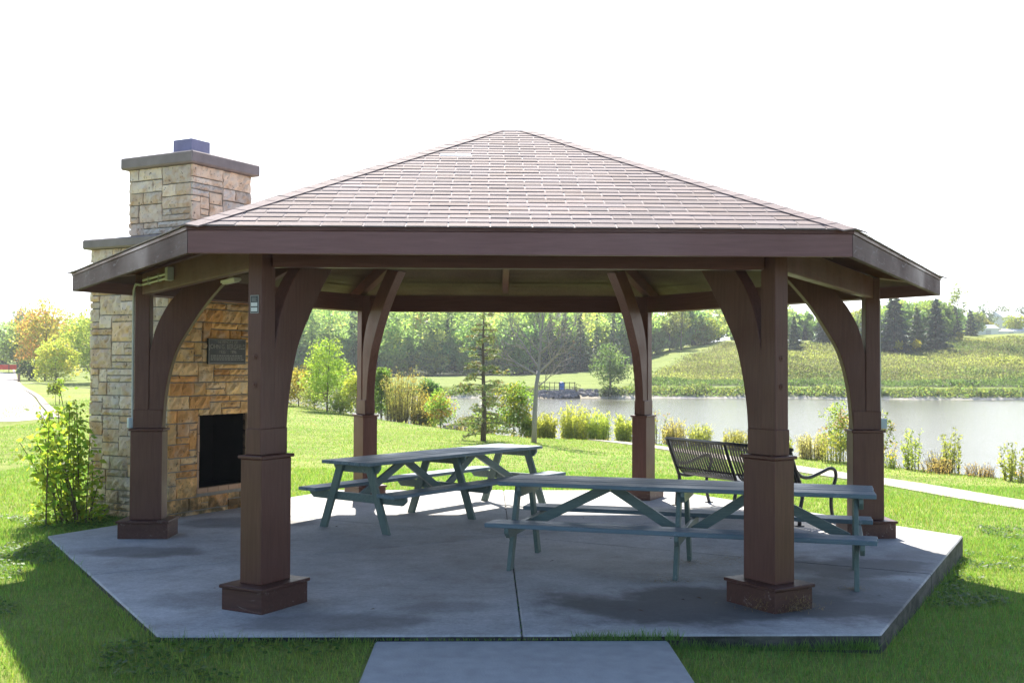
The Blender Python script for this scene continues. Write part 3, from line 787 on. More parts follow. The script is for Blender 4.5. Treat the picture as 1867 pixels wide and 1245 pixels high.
# ------------------------------------------------------------------ vegetation builders
YG, MG, DG, PG = (.150, .185, .040), (.085, .130, .036), (.040, .070, .034), (.19, .20, .075)
def trunk_mb(h, r, rng, lean=.04, n=7):
    pts = []; x = y = 0.
    for i in range(n):
        pts.append((x, y, h * i / (n - 1))); x += rng.uniform(-lean, lean) * h / n * 2; y += rng.uniform(-lean, lean) * h / n * 2
    b = MB(); b.tube(pts, [r * (1 - .75 * i / (n - 1)) for i in range(n)], 8); return b, pts
def crown_cloud(h, w, bottom, nC, per, cr, rng, squash=.8, top=.0):
    zc, rz = h * (1 + bottom) / 2, h * (1 - bottom) / 2
    C = []
    while len(C) < nC:
        d = rng.normal(size=3); d /= np.linalg.norm(d); r = rng.uniform(.25, 1) ** .6
        p = d * r * np.array([w / 2, w / 2, rz])
        if top and p[2] > 0: p[:2] *= 1 - top * p[2] / rz
        C.append(p * (1 - .35 * cr / (w / 2)) + np.array([0, 0, zc]))
    C = np.array(C); sc_ = rng.uniform(.6, 1.25, nC) * cr
    P = []; idx = []
    for i in range(nC):
        k = max(6, int(per * (sc_[i] / cr) ** 2)); q = unit(rng.normal(size=(k, 3))) * (rng.uniform(.35, 1, (k, 1)) ** .5) * sc_[i]
        q[:, 2] *= squash; P.append(C[i] + q); idx += [i] * k
    return C, np.concatenate(P), np.array(idx)
def tree(name, x, y, h, w, label, cat='tree', group=None, bottom=.2, nC=26, per=60, cr=.24, leaf=.2, col=YG, tips=None, seed=0, trunk_r=None, top=.3, squash=.75, limbs=10, bark='bark', z=None, asp=.55):
    rng = np.random.default_rng(seed + 100); z = gz(x, y) - .03 if z is None else z
    t = empty(name, (x, y, z), 0, label=label, cat=cat, group=group)
    C, P, idx = crown_cloud(h, w, bottom, nC, per, cr * w, rng, squash, top)
    tb, pts = trunk_mb(h * .86, trunk_r or h * .022, rng)
    for i in rng.permutation(nC)[:limbs]:
        c = C[i]; zb = max(h * bottom * .7, min(c[2] - .15 * h, h * .75)); f = zb / (h * .86); q = Vector(pts[min(int(f * 6), 6)]); q.z = zb
        m = (q + Vector(c)) / 2 + Vector((0, 0, -.04 * h)); r = (trunk_r or h * .022) * .45
        tb.tube([q, m, Vector(c)], [r, r * .7, r * .25], 5)
    tb.build('trunk', M[bark], t, smooth=True)
    cc = vary(col, nC, rng, .28, .18)[idx] * rng.uniform(.75, 1.25, (len(P), 1))
    if tips is not None:
        sel = rng.random(nC) < tips[1]; cc[sel[idx]] = (np.array(tips[0]) * rng.uniform(.8, 1.2, (sel[idx].sum(), 1)))
    quads('crown', leaf_quads(P, leaf, asp, rng), cc, M['leaf'], t)
    return t
def conifer(name, x, y, h, w, label, group=None, col=(.030, .056, .036), n=1500, seed=0, leaf=None, bottom=.03):
    rng = np.random.default_rng(seed + 300); z = gz(x, y) - .05
    t = empty(name, (x, y, z), 0, label=label, cat='tree', group=group)
    b = MB(); b.tube([(0, 0, 0), (0, 0, h * .95)], [h * .02, h * .004], 6); b.build('trunk', M['bark'], t)
    f = 1 - np.sqrt(rng.uniform(0, 1, n)) ** 1.0; f = bottom + (1 - bottom) * f
    wh = .72 + .28 * np.sin(f * h * 2 * np.pi / (.075 * h + .25) + rng.uniform(0, .8, n))
    az = rng.uniform(0, 2 * np.pi, n); az_w = 1 + .22 * np.sin(az * 5 + f * 37) ; rr = w / 2 * (1 - f) ** .85 * wh * az_w * rng.uniform(.35, 1.05, n) ** .6 + .02 * w
    ax = np.stack([np.cos(az), np.sin(az), np.full(n, -.28)], 1)
    P = np.stack([rr * np.cos(az), rr * np.sin(az), f * h - .10 * rr], 1)
    quads('crown', leaf_quads(P, leaf or .13 * w, .42, rng, ax, .5), vary(col, n, rng, .4, .4), M['needle'], t)
    return t
def weeds(name, x, y, h, w, label, cat='plant', group=None, ns=60, lps=14, leaf=.07, col=PG, stem='stem_green', seed=0, lean=.25, tipcol=None, asp=.28, z=None, lo=.15, droop=.0, wd=None):
    rng = np.random.default_rng(seed + 500); z = gz(x, y) - .02 if z is None else z
    t = empty(name, (x, y, z), 0, label=label, cat=cat, group=group); b = MB(); P = []; A = []; Tt = []
    for i in range(ns):
        a = rng.uniform(0, 2 * np.pi); r = w / 2 * math.sqrt(rng.random()) * .75
        bx_, by_ = r * math.cos(a), r * math.sin(a) * (wd / w if wd else 1); hh = h * rng.uniform(.55, 1.0) * (1 - .35 * (2 * r / w) ** 2)
        lx, ly = math.cos(a) * lean * hh * rng.uniform(.1, .8) + rng.normal() * .05 * hh, math.sin(a) * lean * hh * rng.uniform(.1, .8) + rng.normal() * .05 * hh
        p = [Vector((bx_, by_, 0)), Vector((bx_ + lx * .35, by_ + ly * .35, hh * .55)), Vector((bx_ + lx, by_ + ly, hh))]
        b.tube(p, [.006 + .002 * h, .004 + .001 * h, .002], 3, False)
        f = rng.uniform(lo, 1, lps)
        for q in f:
            s = p[0].lerp(p[1], q / .55) if q < .55 else p[1].lerp(p[2], (q - .55) / .45)
            P.append((s.x + rng.normal() * leaf * .5, s.y + rng.normal() * leaf * .5, s.z + rng.normal() * leaf * .3)); Tt.append(q)
            A.append((rng.normal() * .6, rng.normal() * .6, .8 - droop))
    b.build('stems', M[stem], t, recalc=False)
    P = np.array(P); c = vary(col, len(P), rng, .3, .08)
    if tipcol is not None:
        m = np.array(Tt) > .8; m &= rng.random(len(P)) < tipcol[1]; c[m] = np.array(tipcol[0]) * rng.uniform(.8, 1.2, (m.sum(), 1))
    quads('foliage', leaf_quads(P, leaf, asp, rng, np.array(A), .7), c, M['leaf'], t)
    return t

# ------------------------------------------------------------------ near plants behind the shelter
tree('young_tree', -7.69, 38.5, 3.75, 2.3, 'feathery bright green young tree seen between the front left and back left posts', bottom=.06, nC=69, per=87, cr=.2, leaf=.13, col=(0.192, 0.277, 0.060), seed=1, trunk_r=.05, asp=.35)
tree('shrub', -9.72, 42.5, 2.4, 2.0, 'yellow green rounded shrub at the left end of the shore thicket', 'shrub', bottom=.02, nC=36, per=75, cr=.26, leaf=.13, col=(0.298, 0.284, 0.064), seed=2, trunk_r=.03, top=.1)
tree('shrub', -8.55, 40.2, 1.35, 1.5, 'low grey green shrub in front of the feathery young tree', 'shrub', bottom=.0, nC=30, per=75, cr=.28, leaf=.10, col=(0.213, 0.248, 0.106), seed=3, trunk_r=.02, top=.1)
tree('shrub', -6.15, 37, 2.1, 1.7, 'leafy light green shrub just left of the back left post', 'shrub', bottom=.0, nC=39, per=75, cr=.25, leaf=.11, col=(0.241, 0.298, 0.071), seed=4, trunk_r=.03, top=.3)
tree('young_tree', -4.95, 36, 2.75, 1.05, 'slim darker green young tree just right of the back left post', bottom=.03, nC=45, per=75, cr=.26, leaf=.11, col=(0.106, 0.185, 0.051), seed=5, trunk_r=.035)
weeds('willow_shrub', -3.87, 34.5, 2.6, 2.1, 'pale twiggy willow shrub between the slim young tree and the spruce', 'shrub', ns=130, lps=36, leaf=.10, col=(0.284, 0.291, 0.121), stem='stem', seed=6, lean=.22, tipcol=((.26, .19, .05), .4))
weeds('willow_shrub', -3.0, 35.6, 1.9, 1.3, 'yellow tinged low willow shrub behind the red tipped bush', 'shrub', ns=90, lps=32, leaf=.10, col=(0.355, 0.291, 0.085), stem='stem', seed=7, lean=.2)
tree('young_tree', -3.42, 45, 3.35, 1.15, 'small dark green sapling rising above the pale willow shrub', bottom=.42, nC=33, per=57, cr=.27, leaf=.14, col=(0.078, 0.163, 0.064), seed=8, trunk_r=.035, top=.1)
tree('shrub', -2.23, 33.5, 1.75, 1.6, 'green bush with red and yellow tips left of the spruce', 'shrub', bottom=.0, nC=51, per=70, cr=.22, leaf=.09, col=(0.177, 0.263, 0.057), tips=((.30, .17, .06), .25), seed=9, trunk_r=.025, top=.4)
weeds('tall_weeds', -.95, 30, 1.0, 1.5, 'grey feathery weeds at the water behind the spruce', group='weeds along the shore', ns=80, lps=10, leaf=.06, col=(0.312, 0.284, 0.185), stem='stem', seed=10, lean=.4)
tree('shrub', .68, 26.5, 2.25, 1.55, 'dense leafy green shrub directly right of the spruce', 'shrub', bottom=.0, nC=51, per=80, cr=.23, leaf=.10, col=(0.142, 0.220, 0.057), tips=((.22, .21, .05), .25), seed=11, trunk_r=.03, top=.25)
for i, (x, y, h, w, c, lb) in enumerate([(-11.6, 44.5, 2.0, 2.2, (.22, .25, .07), 'light green shrub at the far left of the shore thicket'), (-10.4, 41.6, 1.2, 1.6, (.20, .21, .10), 'low pale shrub below the yellow green rounded shrub'), (-7.3, 40.5, 2.5, 2.2, (.16, .22, .06), 'medium green shrub behind the feathery young tree'), (-6.9, 36.9, 1.0, 1.3, (.22, .26, .08), 'low bright shrub at the foot of the feathery young tree'), (-5.6, 38.6, 2.3, 1.6, (.19, .24, .07), 'green shrub hidden behind the back left post'), (-4.3, 37.6, 1.5, 1.5, (.26, .25, .09), 'yellowish shrub behind the pale willow shrub'), (-3.05, 33.9, .9, 1.0, (.24, .22, .09), 'low tan green shrub left of the red tipped bush'), (-.35, 28.6, .95, 1.2, (.17, .22, .07), 'low green shrub behind the trunk of the spruce'), (1.25, 25.6, .95, .8, (.22, .27, .07), 'low bright shrub between leafy shrub and bare tree')]):
    tree('shrub', x, y, h, w, lb, 'shrub', bottom=.0, nC=32, per=62, cr=.25, leaf=.105, col=c, seed=140 + i, trunk_r=.02, top=.15)
REED = [(1.75, 24.8, 1.2, .8), (2.72, 24.6, 1.62, 1.25), (3.5, 24.2, 1.35, .85), (4.15, 22.9, 1.05, .62)]
for i, (x, y, h, w) in enumerate(REED):
    weeds('reed_clump', x, y, h, w, ['low yellow green reed clump right beside the bare tree', 'tallest yellow green reed clump, right of the bare tree', 'yellow green reed clump halfway between bare tree and back right post', 'small reed clump nearest the back right post'][i], group='reed clumps by the water', ns=int(105 * w), lps=32, leaf=.10, col=(.33, .37, .11), seed=20 + i, lean=.2, asp=.34)
weeds('tall_weeds', 5.1, 22.0, 1.35, .6, 'tall leafy weed with reddish tops right of the back right post', group='weeds along the shore', ns=22, lps=22, leaf=.085, col=(0.213, 0.241, 0.071), stem='stem', seed=30, tipcol=((.24, .13, .06), .6))
WD = [(5.55, 21.4, .95, .85, 'pale tan weeds between back right post and metal bench'), (6.2, 20.7, .86, .85, 'yellow green weeds behind the left end of the metal bench'), (6.95, 19.4, .72, .9, 'low weeds behind the middle of the metal bench'), (7.85, 17.9, .66, .8, 'low weeds showing past the front right post'), (8.2, 16.0, .80, .85, 'pale grey plumed weeds left of the right post')]
for i, (x, y, h, w, lb) in enumerate(WD):
    weeds('tall_weeds', x, y, h, w, lb, group='weeds along the shore', ns=80, lps=20, leaf=.085, col=[(.32, .28, .14), (.29, .31, .11), (.29, .28, .12), (.26, .28, .11), (.34, .32, .22)][i], stem=['stem', 'stem_green'][i % 2], seed=40 + i, lean=.25)
tree('shrub', 8.72, 15.3, 1.6, 1.15, 'green shrub with pink tips seen left of the right post', 'shrub', bottom=.05, nC=51, per=57, cr=.22, leaf=.065, col=(0.177, 0.248, 0.071), tips=((.32, .22, .15), .22), seed=50, trunk_r=.02, top=.2)
weeds('tall_weeds', 8.35, 14.7, .95, .75, 'leafy yellow weeds in front of the pink tipped shrub', group='weeds along the shore', ns=40, lps=22, leaf=.06, col=(0.298, 0.298, 0.085), seed=51, lean=.2)
tree('shrub', 9.5, 14.7, 1.5, .85, 'slender green shrub just right of the right post', 'shrub', bottom=.05, nC=33, per=50, cr=.25, leaf=.065, col=(0.170, 0.241, 0.064), tips=((.25, .2, .1), .2), seed=52, trunk_r=.018)
weeds('goldenrod', 9.25, 13.4, .56, .38, 'yellow goldenrod at the foot of the right post shrub', group='goldenrod', ns=26, lps=16, leaf=.05, col=(0.199, 0.241, 0.057), seed=53, tipcol=((.55, .38, .02), .9))
for i, (x, y, h, w, lb) in enumerate([(9.74, 13.2, 1.05, .62, 'airy sapling, first beside the lake right of the right post'), (10.43, 12.6, 1.16, .70, 'taller airy sapling standing against the lake, second from the right post'), (10.86, 10.7, .86, .60, 'airy sapling by the lake at the right edge')]):
    weeds('sapling', x, y, h * 1.05, w * .8, lb, 'sapling', 'airy saplings beside the lake', ns=16, lps=46, leaf=.065, col=(.26, .31, .10), stem='stem', seed=60 + i, lean=.28, asp=.5, lo=.12)
for i, (x, y, h, w, lb) in enumerate([(9.95, 12.3, .42, .85, 'dry tan grass tuft around the first lakeside sapling'), (10.65, 11.7, .36, .8, 'dry tan grass tuft beyond the path, right of the saplings'), (10.2, 12.9, .6, .5, 'yellowish weeds between the two lakeside saplings')]):
    weeds('dry_grass_tuft', x, y, h, w, lb, 'grass tuft', 'dry tufts along the lake edge', ns=70, lps=6, leaf=.06, col=[(.33, .25, .13), (.34, .26, .14), (.28, .25, .09)][i], stem='stem', seed=70 + i, lean=.6)
weeds('goldenrod', 10.88, 10.25, .42, .4, 'yellow goldenrod in front of the sapling at the right edge', group='goldenrod', ns=30, lps=16, leaf=.045, col=(0.170, 0.213, 0.057), seed=75, tipcol=((.55, .36, .02), .9))

def spruce():
    rng = np.random.default_rng(77); x, y, h = -.37, 19.4, 3.95; t = empty('spruce_tree', (x, y, gz(x, y) - .03), 0, label='sparse young spruce with a bare trunk behind the picnic tables', cat='tree')
    b = MB(); tr = [(0, 0, 0), (.03, 0, .9), (.0, 0, 1.8), (-.02, 0, 2.8), (.02, 0, h)]; b.tube(tr, [.085, .066, .052, .035, .008], 8); P = []; A = []; K = []
    z = .25
    while z < h - .15:
        f = z / h; Lm = (1.12 * (1 - f) ** .75 + .14) * (.75 if z < .3 else 1); m = rng.integers(2, 5) if f < .6 else 3
        if 1.15 < z < 1.5 or 1.95 < z < 2.2: m = 2
        a0 = rng.uniform(0, 6.3)
        for k in range(m):
            a = a0 + k * 2 * np.pi / m + rng.uniform(-.4, .4); L_ = Lm * rng.uniform(.35, 1.15); n = 7; dz0 = rng.uniform(-.06, .06); bd = rng.uniform(-.45, .45)
            pts = [Vector((math.cos(a + bd * s) * L_ * s, math.sin(a + bd * s) * L_ * s, z + dz0 + L_ * ((.25 + bd * .3) * s - .36 * s * s) * (1.2 - f))) for s in np.linspace(0, 1, n)]
            b.tube(pts, [.014 * (1 - .8 * s) + .003 for s in np.linspace(0, 1, n)], 4, False)
            for s in np.linspace(.3, 1, int(6 + 13 * L_)):
                i = min(int(s * (n - 1)), n - 2); q = pts[i].lerp(pts[i + 1], s * (n - 1) - i)
                for sd in (-1, 1):
                    tl = L_ * .30 * (1.1 - s) + .07; da = a + sd * rng.uniform(.5, 1.0)
                    for w_ in np.linspace(.15, 1, max(2, int(tl / .045))):
                        P.append((q.x + math.cos(da) * tl * w_, q.y + math.sin(da) * tl * w_, q.z - .12 * tl * w_ + rng.normal() * .03)); A.append((math.cos(da), math.sin(da), .15)); K.append(rng.random())
        z += rng.uniform(.10, .24)
    b.build('trunk', M['bark'], t, smooth=True)
    P = np.array(P); c = vary((.20, .25, .11), len(P), rng, .35, .35); m = np.array(K) > .9; c[m] = (.30, .21, .11)
    quads('crown', leaf_quads(P, .10, .40, rng, np.array(A), .9), c, M['needle'], t)
spruce()
def bare_tree():
    rng = np.random.default_rng(12); x, y = 1.10, 19.3; t = empty('bare_tree', (x, y, gz(x, y) - .03), 0, label='leafless dead tree with a pale trunk right of the spruce', cat='tree')
    b = MB(); b.tube([(0, 0, 0), (.02, 0, .9), (.07, 0, 1.7), (.13, 0, 2.1)], [.085, .068, .060, .056], 10)
    def br(p, d, L, r, lev, mb):
        pts = [p]; q = p.copy(); dd = d.copy(); n = 6
        for i in range(n):
            dd = (dd + Vector(rng.normal(size=3) * .09) + Vector((0, 0, .045))).normalized(); q = q + dd * (L / n); pts.append(q.copy())
        mb.tube(pts, [r * (1 - .72 * i / n) for i in range(n + 1)], 6 if lev < 2 else 4, False)
        if lev < 3:
            for i in range(2, n + 1):
                for _ in range(1 if lev == 0 else rng.integers(1, 3)):
                    s = Vector(rng.normal(size=3)); s = (dd + s.normalized() * .75).normalized(); s.z = abs(s.z) * .8 + .1
                    br(pts[i], s.normalized(), L * rng.uniform(.3, .55), max(r * .45, .005), lev + 1, mb)
    b.build('trunk', M['bark_grey'], t, smooth=True)
    for (p, d, L, r) in (((.13, 0, 2.08), (.05, 0, 1), 2.2, .052), ((.09, 0, 1.98), (-.80, .1, .60), 1.35, .040), ((.13, 0, 2.05), (.78, -.1, .70), 1.5, .038), ((.06, 0, 1.6), (.75, .2, .55), 1.05, .024), ((.12, 0, 2.2), (-.6, .4, .85), 1.4, .030), ((.14, 0, 2.6), (.7, -.3, .7), 1.25, .028), ((.12, 0, 2.7), (-.7, -.2, .7), 1.05, .024), ((.14, 0, 3.0), (.6, .2, .7), .9, .02)):
        m = MB(); br(Vector(p), Vector(d).normalized(), L, r, 0 if L > 1.4 else 1, m); m.build('branch', M['bark_grey'], t, smooth=True, recalc=False)
bare_tree()

def fireplace_shrub():
    rng = np.random.default_rng(5); x, y = -5.32, 1.28; t = empty('broadleaf_shrub', (x, y, gz(x, y) - .03), 0, label='leggy bright green shrub leaning out beside the stone fireplace', cat='shrub')
    b = MB(); P = []; A = []; S = []
    for i in range(26):
        a = rng.uniform(2.4, 5.6) if i < 20 else rng.uniform(0, 6.3); L_ = rng.uniform(.8, 1.75) if i < 19 else rng.uniform(.4, .8)
        out = rng.uniform(.08, .52) * (1.0 if L_ > .8 else 1.5); p0 = Vector((rng.normal() * .16, rng.normal() * .16, 0)); px = []
        ex = min(math.cos(a) * out * L_, .25)
        for s in np.linspace(0, 1, 7): px.append(p0 + Vector((ex * s ** 1.2, math.sin(a) * out * L_ * s ** 1.2, L_ * (s - .18 * out * s * s))))
        b.tube(px, [.009 * (1 - .75 * s) + .002 for s in np.linspace(0, 1, 7)], 5, False)
        for s in np.concatenate([rng.uniform(.42, 1, int(54 * L_)), rng.uniform(.0, .4, 5)]):
            k = min(int(s * 6), 5); q = px[k].lerp(px[k + 1], s * 6 - k); o = rng.normal(size=3) * .065
            P.append((q.x + o[0], q.y + o[1], q.z + o[2])); A.append((o[0] * 9, o[1] * 9, -.25)); S.append(rng.uniform(.05, .105))
    for i in range(520):
        a = rng.uniform(0, 6.3); r = .45 * math.sqrt(rng.random()); P.append((r * math.cos(a), r * math.sin(a), rng.uniform(.02, .5) * (1 - r))); A.append((math.cos(a), math.sin(a), .3)); S.append(rng.uniform(.04, .085))
    b.build('stems', M['stem'], t, recalc=False)
    P = np.array(P); c = vary((.20, .30, .06), len(P), rng, .3, .4)
    quads('foliage', leaf_quads(P, np.array(S), .62, rng, np.array(A), .6), c, M['leaf'], t)
fireplace_shrub()

# ------------------------------------------------------------------ left: street trees
tree('maple_tree', -52.9, 118, 9.9, 9.0, 'large maple turning orange beside the road', group=None, bottom=.05, nC=95, per=85, cr=.15, leaf=.34, col=(.29, .30, .09), tips=((.44, .26, .11), .3), seed=80, top=.35)
tree('street_tree', -43.4, 97, 4.7, 4.5, 'small round yellow green tree on a thin stem in front of the maple', bottom=.06, nC=80, per=80, cr=.18, leaf=.24, col=(.27, .31, .08), tips=((.36, .30, .09), .12), seed=81, top=.2)
tree('street_tree', -43.6, 108, 8.3, 9.0, 'tall green tree partly hidden by the left side of the fireplace', bottom=.06, nC=95, per=75, cr=.15, leaf=.32, col=(.22, .29, .08), seed=82, top=.3)
tree('shrub', -51.4, 110, 2.7, 3.0, 'dark evergreen bush at the foot of the maple', 'shrub', bottom=.0, nC=30, per=50, cr=.22, leaf=.26, col=(0.065, 0.109, 0.058), seed=83, top=.3)
tree('street_tree', -70, 150, 8.2, 8, 'hazy dark green tree at the left edge beyond the red barrier', bottom=.08, nC=44, per=60, cr=.19, leaf=.5, col=(0.102, 0.160, 0.058), seed=84)
tree('street_tree', -84, 190, 10.3, 7, 'hazy bluish tree behind the left edge of the maple', bottom=.1, nC=40, per=50, cr=.2, leaf=.6, col=(0.087, 0.131, 0.072), seed=85)
tree('street_tree', -106, 235, 13.0, 9, 'farthest hazy tree at the end of the road', bottom=.1, nC=40, per=50, cr=.2, leaf=.7, col=(0.087, 0.123, 0.080), seed=86)
tree('street_tree', -61, 140, 6.0, 6.5, 'low green tree between the maple and the road end', bottom=.1, nC=36, per=50, cr=.2, leaf=.42, col=(0.131, 0.174, 0.065), seed=87)
tree('street_tree', -40.6, 125, 5.6, 5.5, 'low dark tree in the shade behind the fireplace', bottom=.1, nC=36, per=50, cr=.2, leaf=.36, col=(0.116, 0.160, 0.058), seed=88)
tree('sapling', -20.5, 39.2, 1.2, .85, 'newly planted leafy sapling tied to a stake on the lawn', 'sapling', bottom=.38, nC=14, per=34, cr=.24, leaf=.13, col=(.15, .21, .035), seed=89, trunk_r=.014, limbs=8, top=.1)
b = MB(); b.tube([(0, 0, 0), (0, 0, 1.15)], .02, 6); o = b.build('plant_stake', M['post_wood'], None, (-20.42, 39.45, gz(-20.42, 39.45) - .03)); tag(o, 'thin wooden stake standing beside the newly planted sapling', 'stake')
b = MB(); b.box(-.11, .11, -.09, .09, 0, .86); b.box(-.125, .125, -.105, .105, .86, .91); o = b.build('marker_post', M['post_wood'], None, (-48.5, 100.4, gz(-48.5, 100.4) - .03), bevel=.02); tag(o, 'short weathered wooden post beside the road kerb', 'post')
br_ = empty('road_barrier', (-74, 152, gz(-74, 152)), R(15), label='orange red mesh barrier across the far end of the road', cat='barrier')
b = MB(); b.box(-3.4, 3.4, -.02, .02, .35, 1.1); b.build('mesh_panel', M['red'], br_)
for x in (-3.4, -1.7, 0, 1.7, 3.4):
    b = MB(); b.box(x - .04, x + .04, -.065, -.021, 0, 1.2); b.build('post', M['rail'], br_)

# ------------------------------------------------------------------ across the lake
tree('shore_tree', 12.17, 97.4, 4.95, 4.2, 'lone open tree standing at the far shore beside the back right post', bottom=.08, nC=64, per=48, cr=.18, leaf=.24, col=(0.085, 0.130, 0.065), seed=90, trunk_r=.13, top=.25)
tree('shrub', 12.0, 96.6, 1.0, 2.4, 'dark bush around the foot of the lone shore tree', 'shrub', bottom=.0, nC=18, per=40, cr=.25, leaf=.2, col=(.05, .08, .045), seed=91)
for i, (x, y, h, w, lb) in enumerate([(9.12, 150, 9.4, 2.9, 'dark narrow conifer left behind the bare tree crown'), (11.34, 150, 10.4, 3.3, 'tallest dark conifer right behind the bare tree branches'), (13.49, 148, 9.2, 3.4, 'dark conifer just right of the bare tree branches'), (15.84, 147, 6.4, 2.3, 'small dark conifer near the lone shore tree'), (18.6, 149, 8.8, 3.0, 'dark conifer behind the back right post brace'), (6.8, 152, 8.4, 3.2, 'dark conifer left of the bare tree at the wood edge')]):
    conifer('conifer_tree', x, y, h, w, lb, 'dark conifers at the wood edge', seed=i, n=1500, col=(.075, .12, .08))
tree('round_tree', 36.4, 170, 5.0, 6.9, 'round bushy yellow green tree on the hill seen left of the front right post', bottom=.0, nC=46, per=60, cr=.19, leaf=.42, col=(0.181, 0.239, 0.051), seed=95, top=.15)
for i, (x, y, h, w, lb) in enumerate([(29.7, 165, 7.6, 3.2, 'left one of two slim trees on the hill beside the back right post'), (31.2, 163, 7.9, 3.4, 'right one of two slim trees on the hill beside the round tree')]):
    tree('slim_tree', x, y, h, w, lb, group='slim trees on the hill', bottom=.25, nC=26, per=44, cr=.22, leaf=.36, col=(0.160, 0.210, 0.072), seed=96 + i, trunk_r=.15)
for i, (x, y, h, w, lb) in enumerate([(45.4, 148, 5.2, 3.0, 'bluish conifer just right of the front right post'), (53.7, 160, 5.9, 4.4, 'dark spruce on the hill beneath the right arched brace'), (59.0, 144, 9.5, 5.6, 'biggest dark spruce on the hill right of the right post'), (62.3, 144, 6.6, 3.6, 'lighter spruce in the middle of the dark hill group'), (65.3, 144.5, 7.9, 4.6, 'front dark spruce at the right end of the hill group'), (56.3, 147, 7.4, 4.2, 'dark spruce behind the right post')]):
    conifer('spruce_tree', x, y, h, w, lb, 'spruces on the hill', seed=10 + i, n=2600, col=[(.10, .15, .085), (.06, .10, .07), (.05, .085, .065), (.08, .12, .065), (.06, .098, .07), (.055, .09, .066)][i])
for i, (x, y, h, w, lb) in enumerate([(73.5, 168, 5.6, 3.6, 'dark cedar at the left of the shaded hilltop clump'), (76.6, 169, 6.0, 3.8, 'dark cedar in the middle of the shaded hilltop clump'), (79.6, 171, 5.8, 3.6, 'dark cedar under the tall airy poplar'), (84.2, 175, 5.0, 2.8, 'dark cedar at the right end of the hilltop clump')]):
    conifer('cedar_tree', x, y, h, w, lb, 'cedars on the hilltop', seed=30 + i, n=1500, col=(.06, .095, .068))
tree('poplar_tree', 86, 184, 10.4, 4.2, 'tall airy poplar rising above the hilltop trees at the right', bottom=.15, nC=40, per=30, cr=.16, leaf=.36, col=(0.174, 0.217, 0.087), seed=110, trunk_r=.12, top=.1)
for i, (x, y, h, w, lb, c) in enumerate([(125, 258, 10.2, 7.5, 'hazy blue green tree left above the white sheds', (.055, .08, .06)), (140, 280, 10.5, 9.5, 'broad hazy tree above the white sheds', (.07, .085, .06)), (147, 282, 9.6, 6.5, 'hazy tree at the right edge of the skyline', (.06, .08, .06)), (118.3, 228, 5.6, 5.2, 'round yellow green tree right of the white sheds', (.15, .175, .04)), (109.5, 224, 4.9, 6.2, 'low olive tree in front of the white sheds', (.13, .14, .05)), (103, 214, 6.2, 4.6, 'green tree left of the white sheds', (.10, .135, .045)), (125.5, 232, 4.2, 5.0, 'low green tree at the right edge of the hilltop', (.12, .15, .045))]):
    tree('hilltop_tree', x, y, h, w, lb, bottom=.02, nC=36, per=50, cr=.2, leaf=.5, col=tuple(q * 1.4 for q in c), seed=111 + i, top=.2)
for i, (x, y, h, w, lb) in enumerate([(58.5, 141, 2.0, 1.3, 'yellow sapling in front of the biggest spruce'), (61, 141, 2.2, 1.7, 'wider yellow sapling between two spruces'), (75.2, 159, 1.6, 1.3, 'yellow sapling on the meadow below the cedars')]):
    tree('meadow_sapling', x, y, h, w, lb, 'sapling', 'yellow saplings on the meadow', bottom=.3, nC=18, per=24, cr=.26, leaf=.22, col=(.24, .24, .05), seed=120 + i, trunk_r=.02)
for i, (x, y, l, wd_, h, rz, lb) in enumerate([(107, 219, 5.0, 3, 3.0, .2, 'small white shed half hidden by the olive hilltop tree'), (115.5, 226, 9.0, 3, 2.1, .1, 'long low white shed right of the olive hilltop tree')]):
    s = empty('white_shed', (x, y, gz(x, y) - .1), rz, label=lb, cat='shed', group='white sheds on the hilltop')
    b = MB(); b.box(-l / 2, l / 2, -wd_ / 2, wd_ / 2, 0, h * .72); b.build('wall', M['white_wall'], s)
    b = MB(); b.prism([(-wd_ / 2 - .25, h * .70), (wd_ / 2 + .25, h * .70), (0, h)], -l / 2 - .2, l / 2 + .2, lambda p, a: (a, p[0], p[1])); b.build('roof', M['roof_grey'], s)
    b = MB(); b.box(-.6, .6, -wd_ / 2 - .03, -wd_ / 2 - .004, 0, h * .6); b.build('door', M['roof_grey'], s)
hs = empty('farm_house', (133, 262, gz(133, 262)), .15, label='house with a pale roof showing between hazy hilltop trees', cat='house')
b = MB(); b.box(-3, 3, -3, 3, 0, 5.6); b.build('wall', M['white_wall'], hs)
b = MB(); b.prism([(-3.4, 5.55), (3.4, 5.55), (0, 7.1)], -3.4, 3.4, lambda p, a: (a, p[0], p[1])); b.build('roof', M['white_wall'], hs)

pier = empty('fishing_pier', (7.6, 95.9, -1.4), 0, label='small stone fishing pier with a dark railing at the far shore', cat='pier')
b = MB(); b.prism([(-1.4, 0), (1.45, 0), (1.25, .62), (.1, .78), (-1.2, .55)], -.2, 1.6, lambda p, a: (p[0], a, p[1])); b.build('abutment', M['wall_conc'], pier, bevel=.04)
b = MB(); b.box(-2.7, 1.3, .6, 1.4, .66, .74); b.build('deck', M['post_wood'], pier)
for i in range(8):
    b = MB(); b.box(-2.65 + i * .5, -2.59 + i * .5, .42, .48, 0, 1.62); b.build('railing_post', M['rail'], pier)
b = MB(); b.box(-2.7, 1.0, .36, .42, 1.52, 1.58); b.box(-2.7, 1.0, .36, .42, 1.1, 1.14); b.build('rail', M['rail'], pier)
bb = empty('blue_bin', (7.25, 97.3, gz(7.25, 97.3)), 0, label='small blue bin standing behind the fishing pier railing', cat='bin')
b = MB(); b.tube([(0, 0, .35), (0, 0, .5), (0, 0, 1.2)], [.22, .25, .28], 12); b.build('body', M['blue'], bb); b = MB(); b.tube([(0, 0, 1.2), (0, 0, 1.26), (0, 0, 1.34)], [.30, .30, .12], 12); b.build('lid', M['blue'], bb)
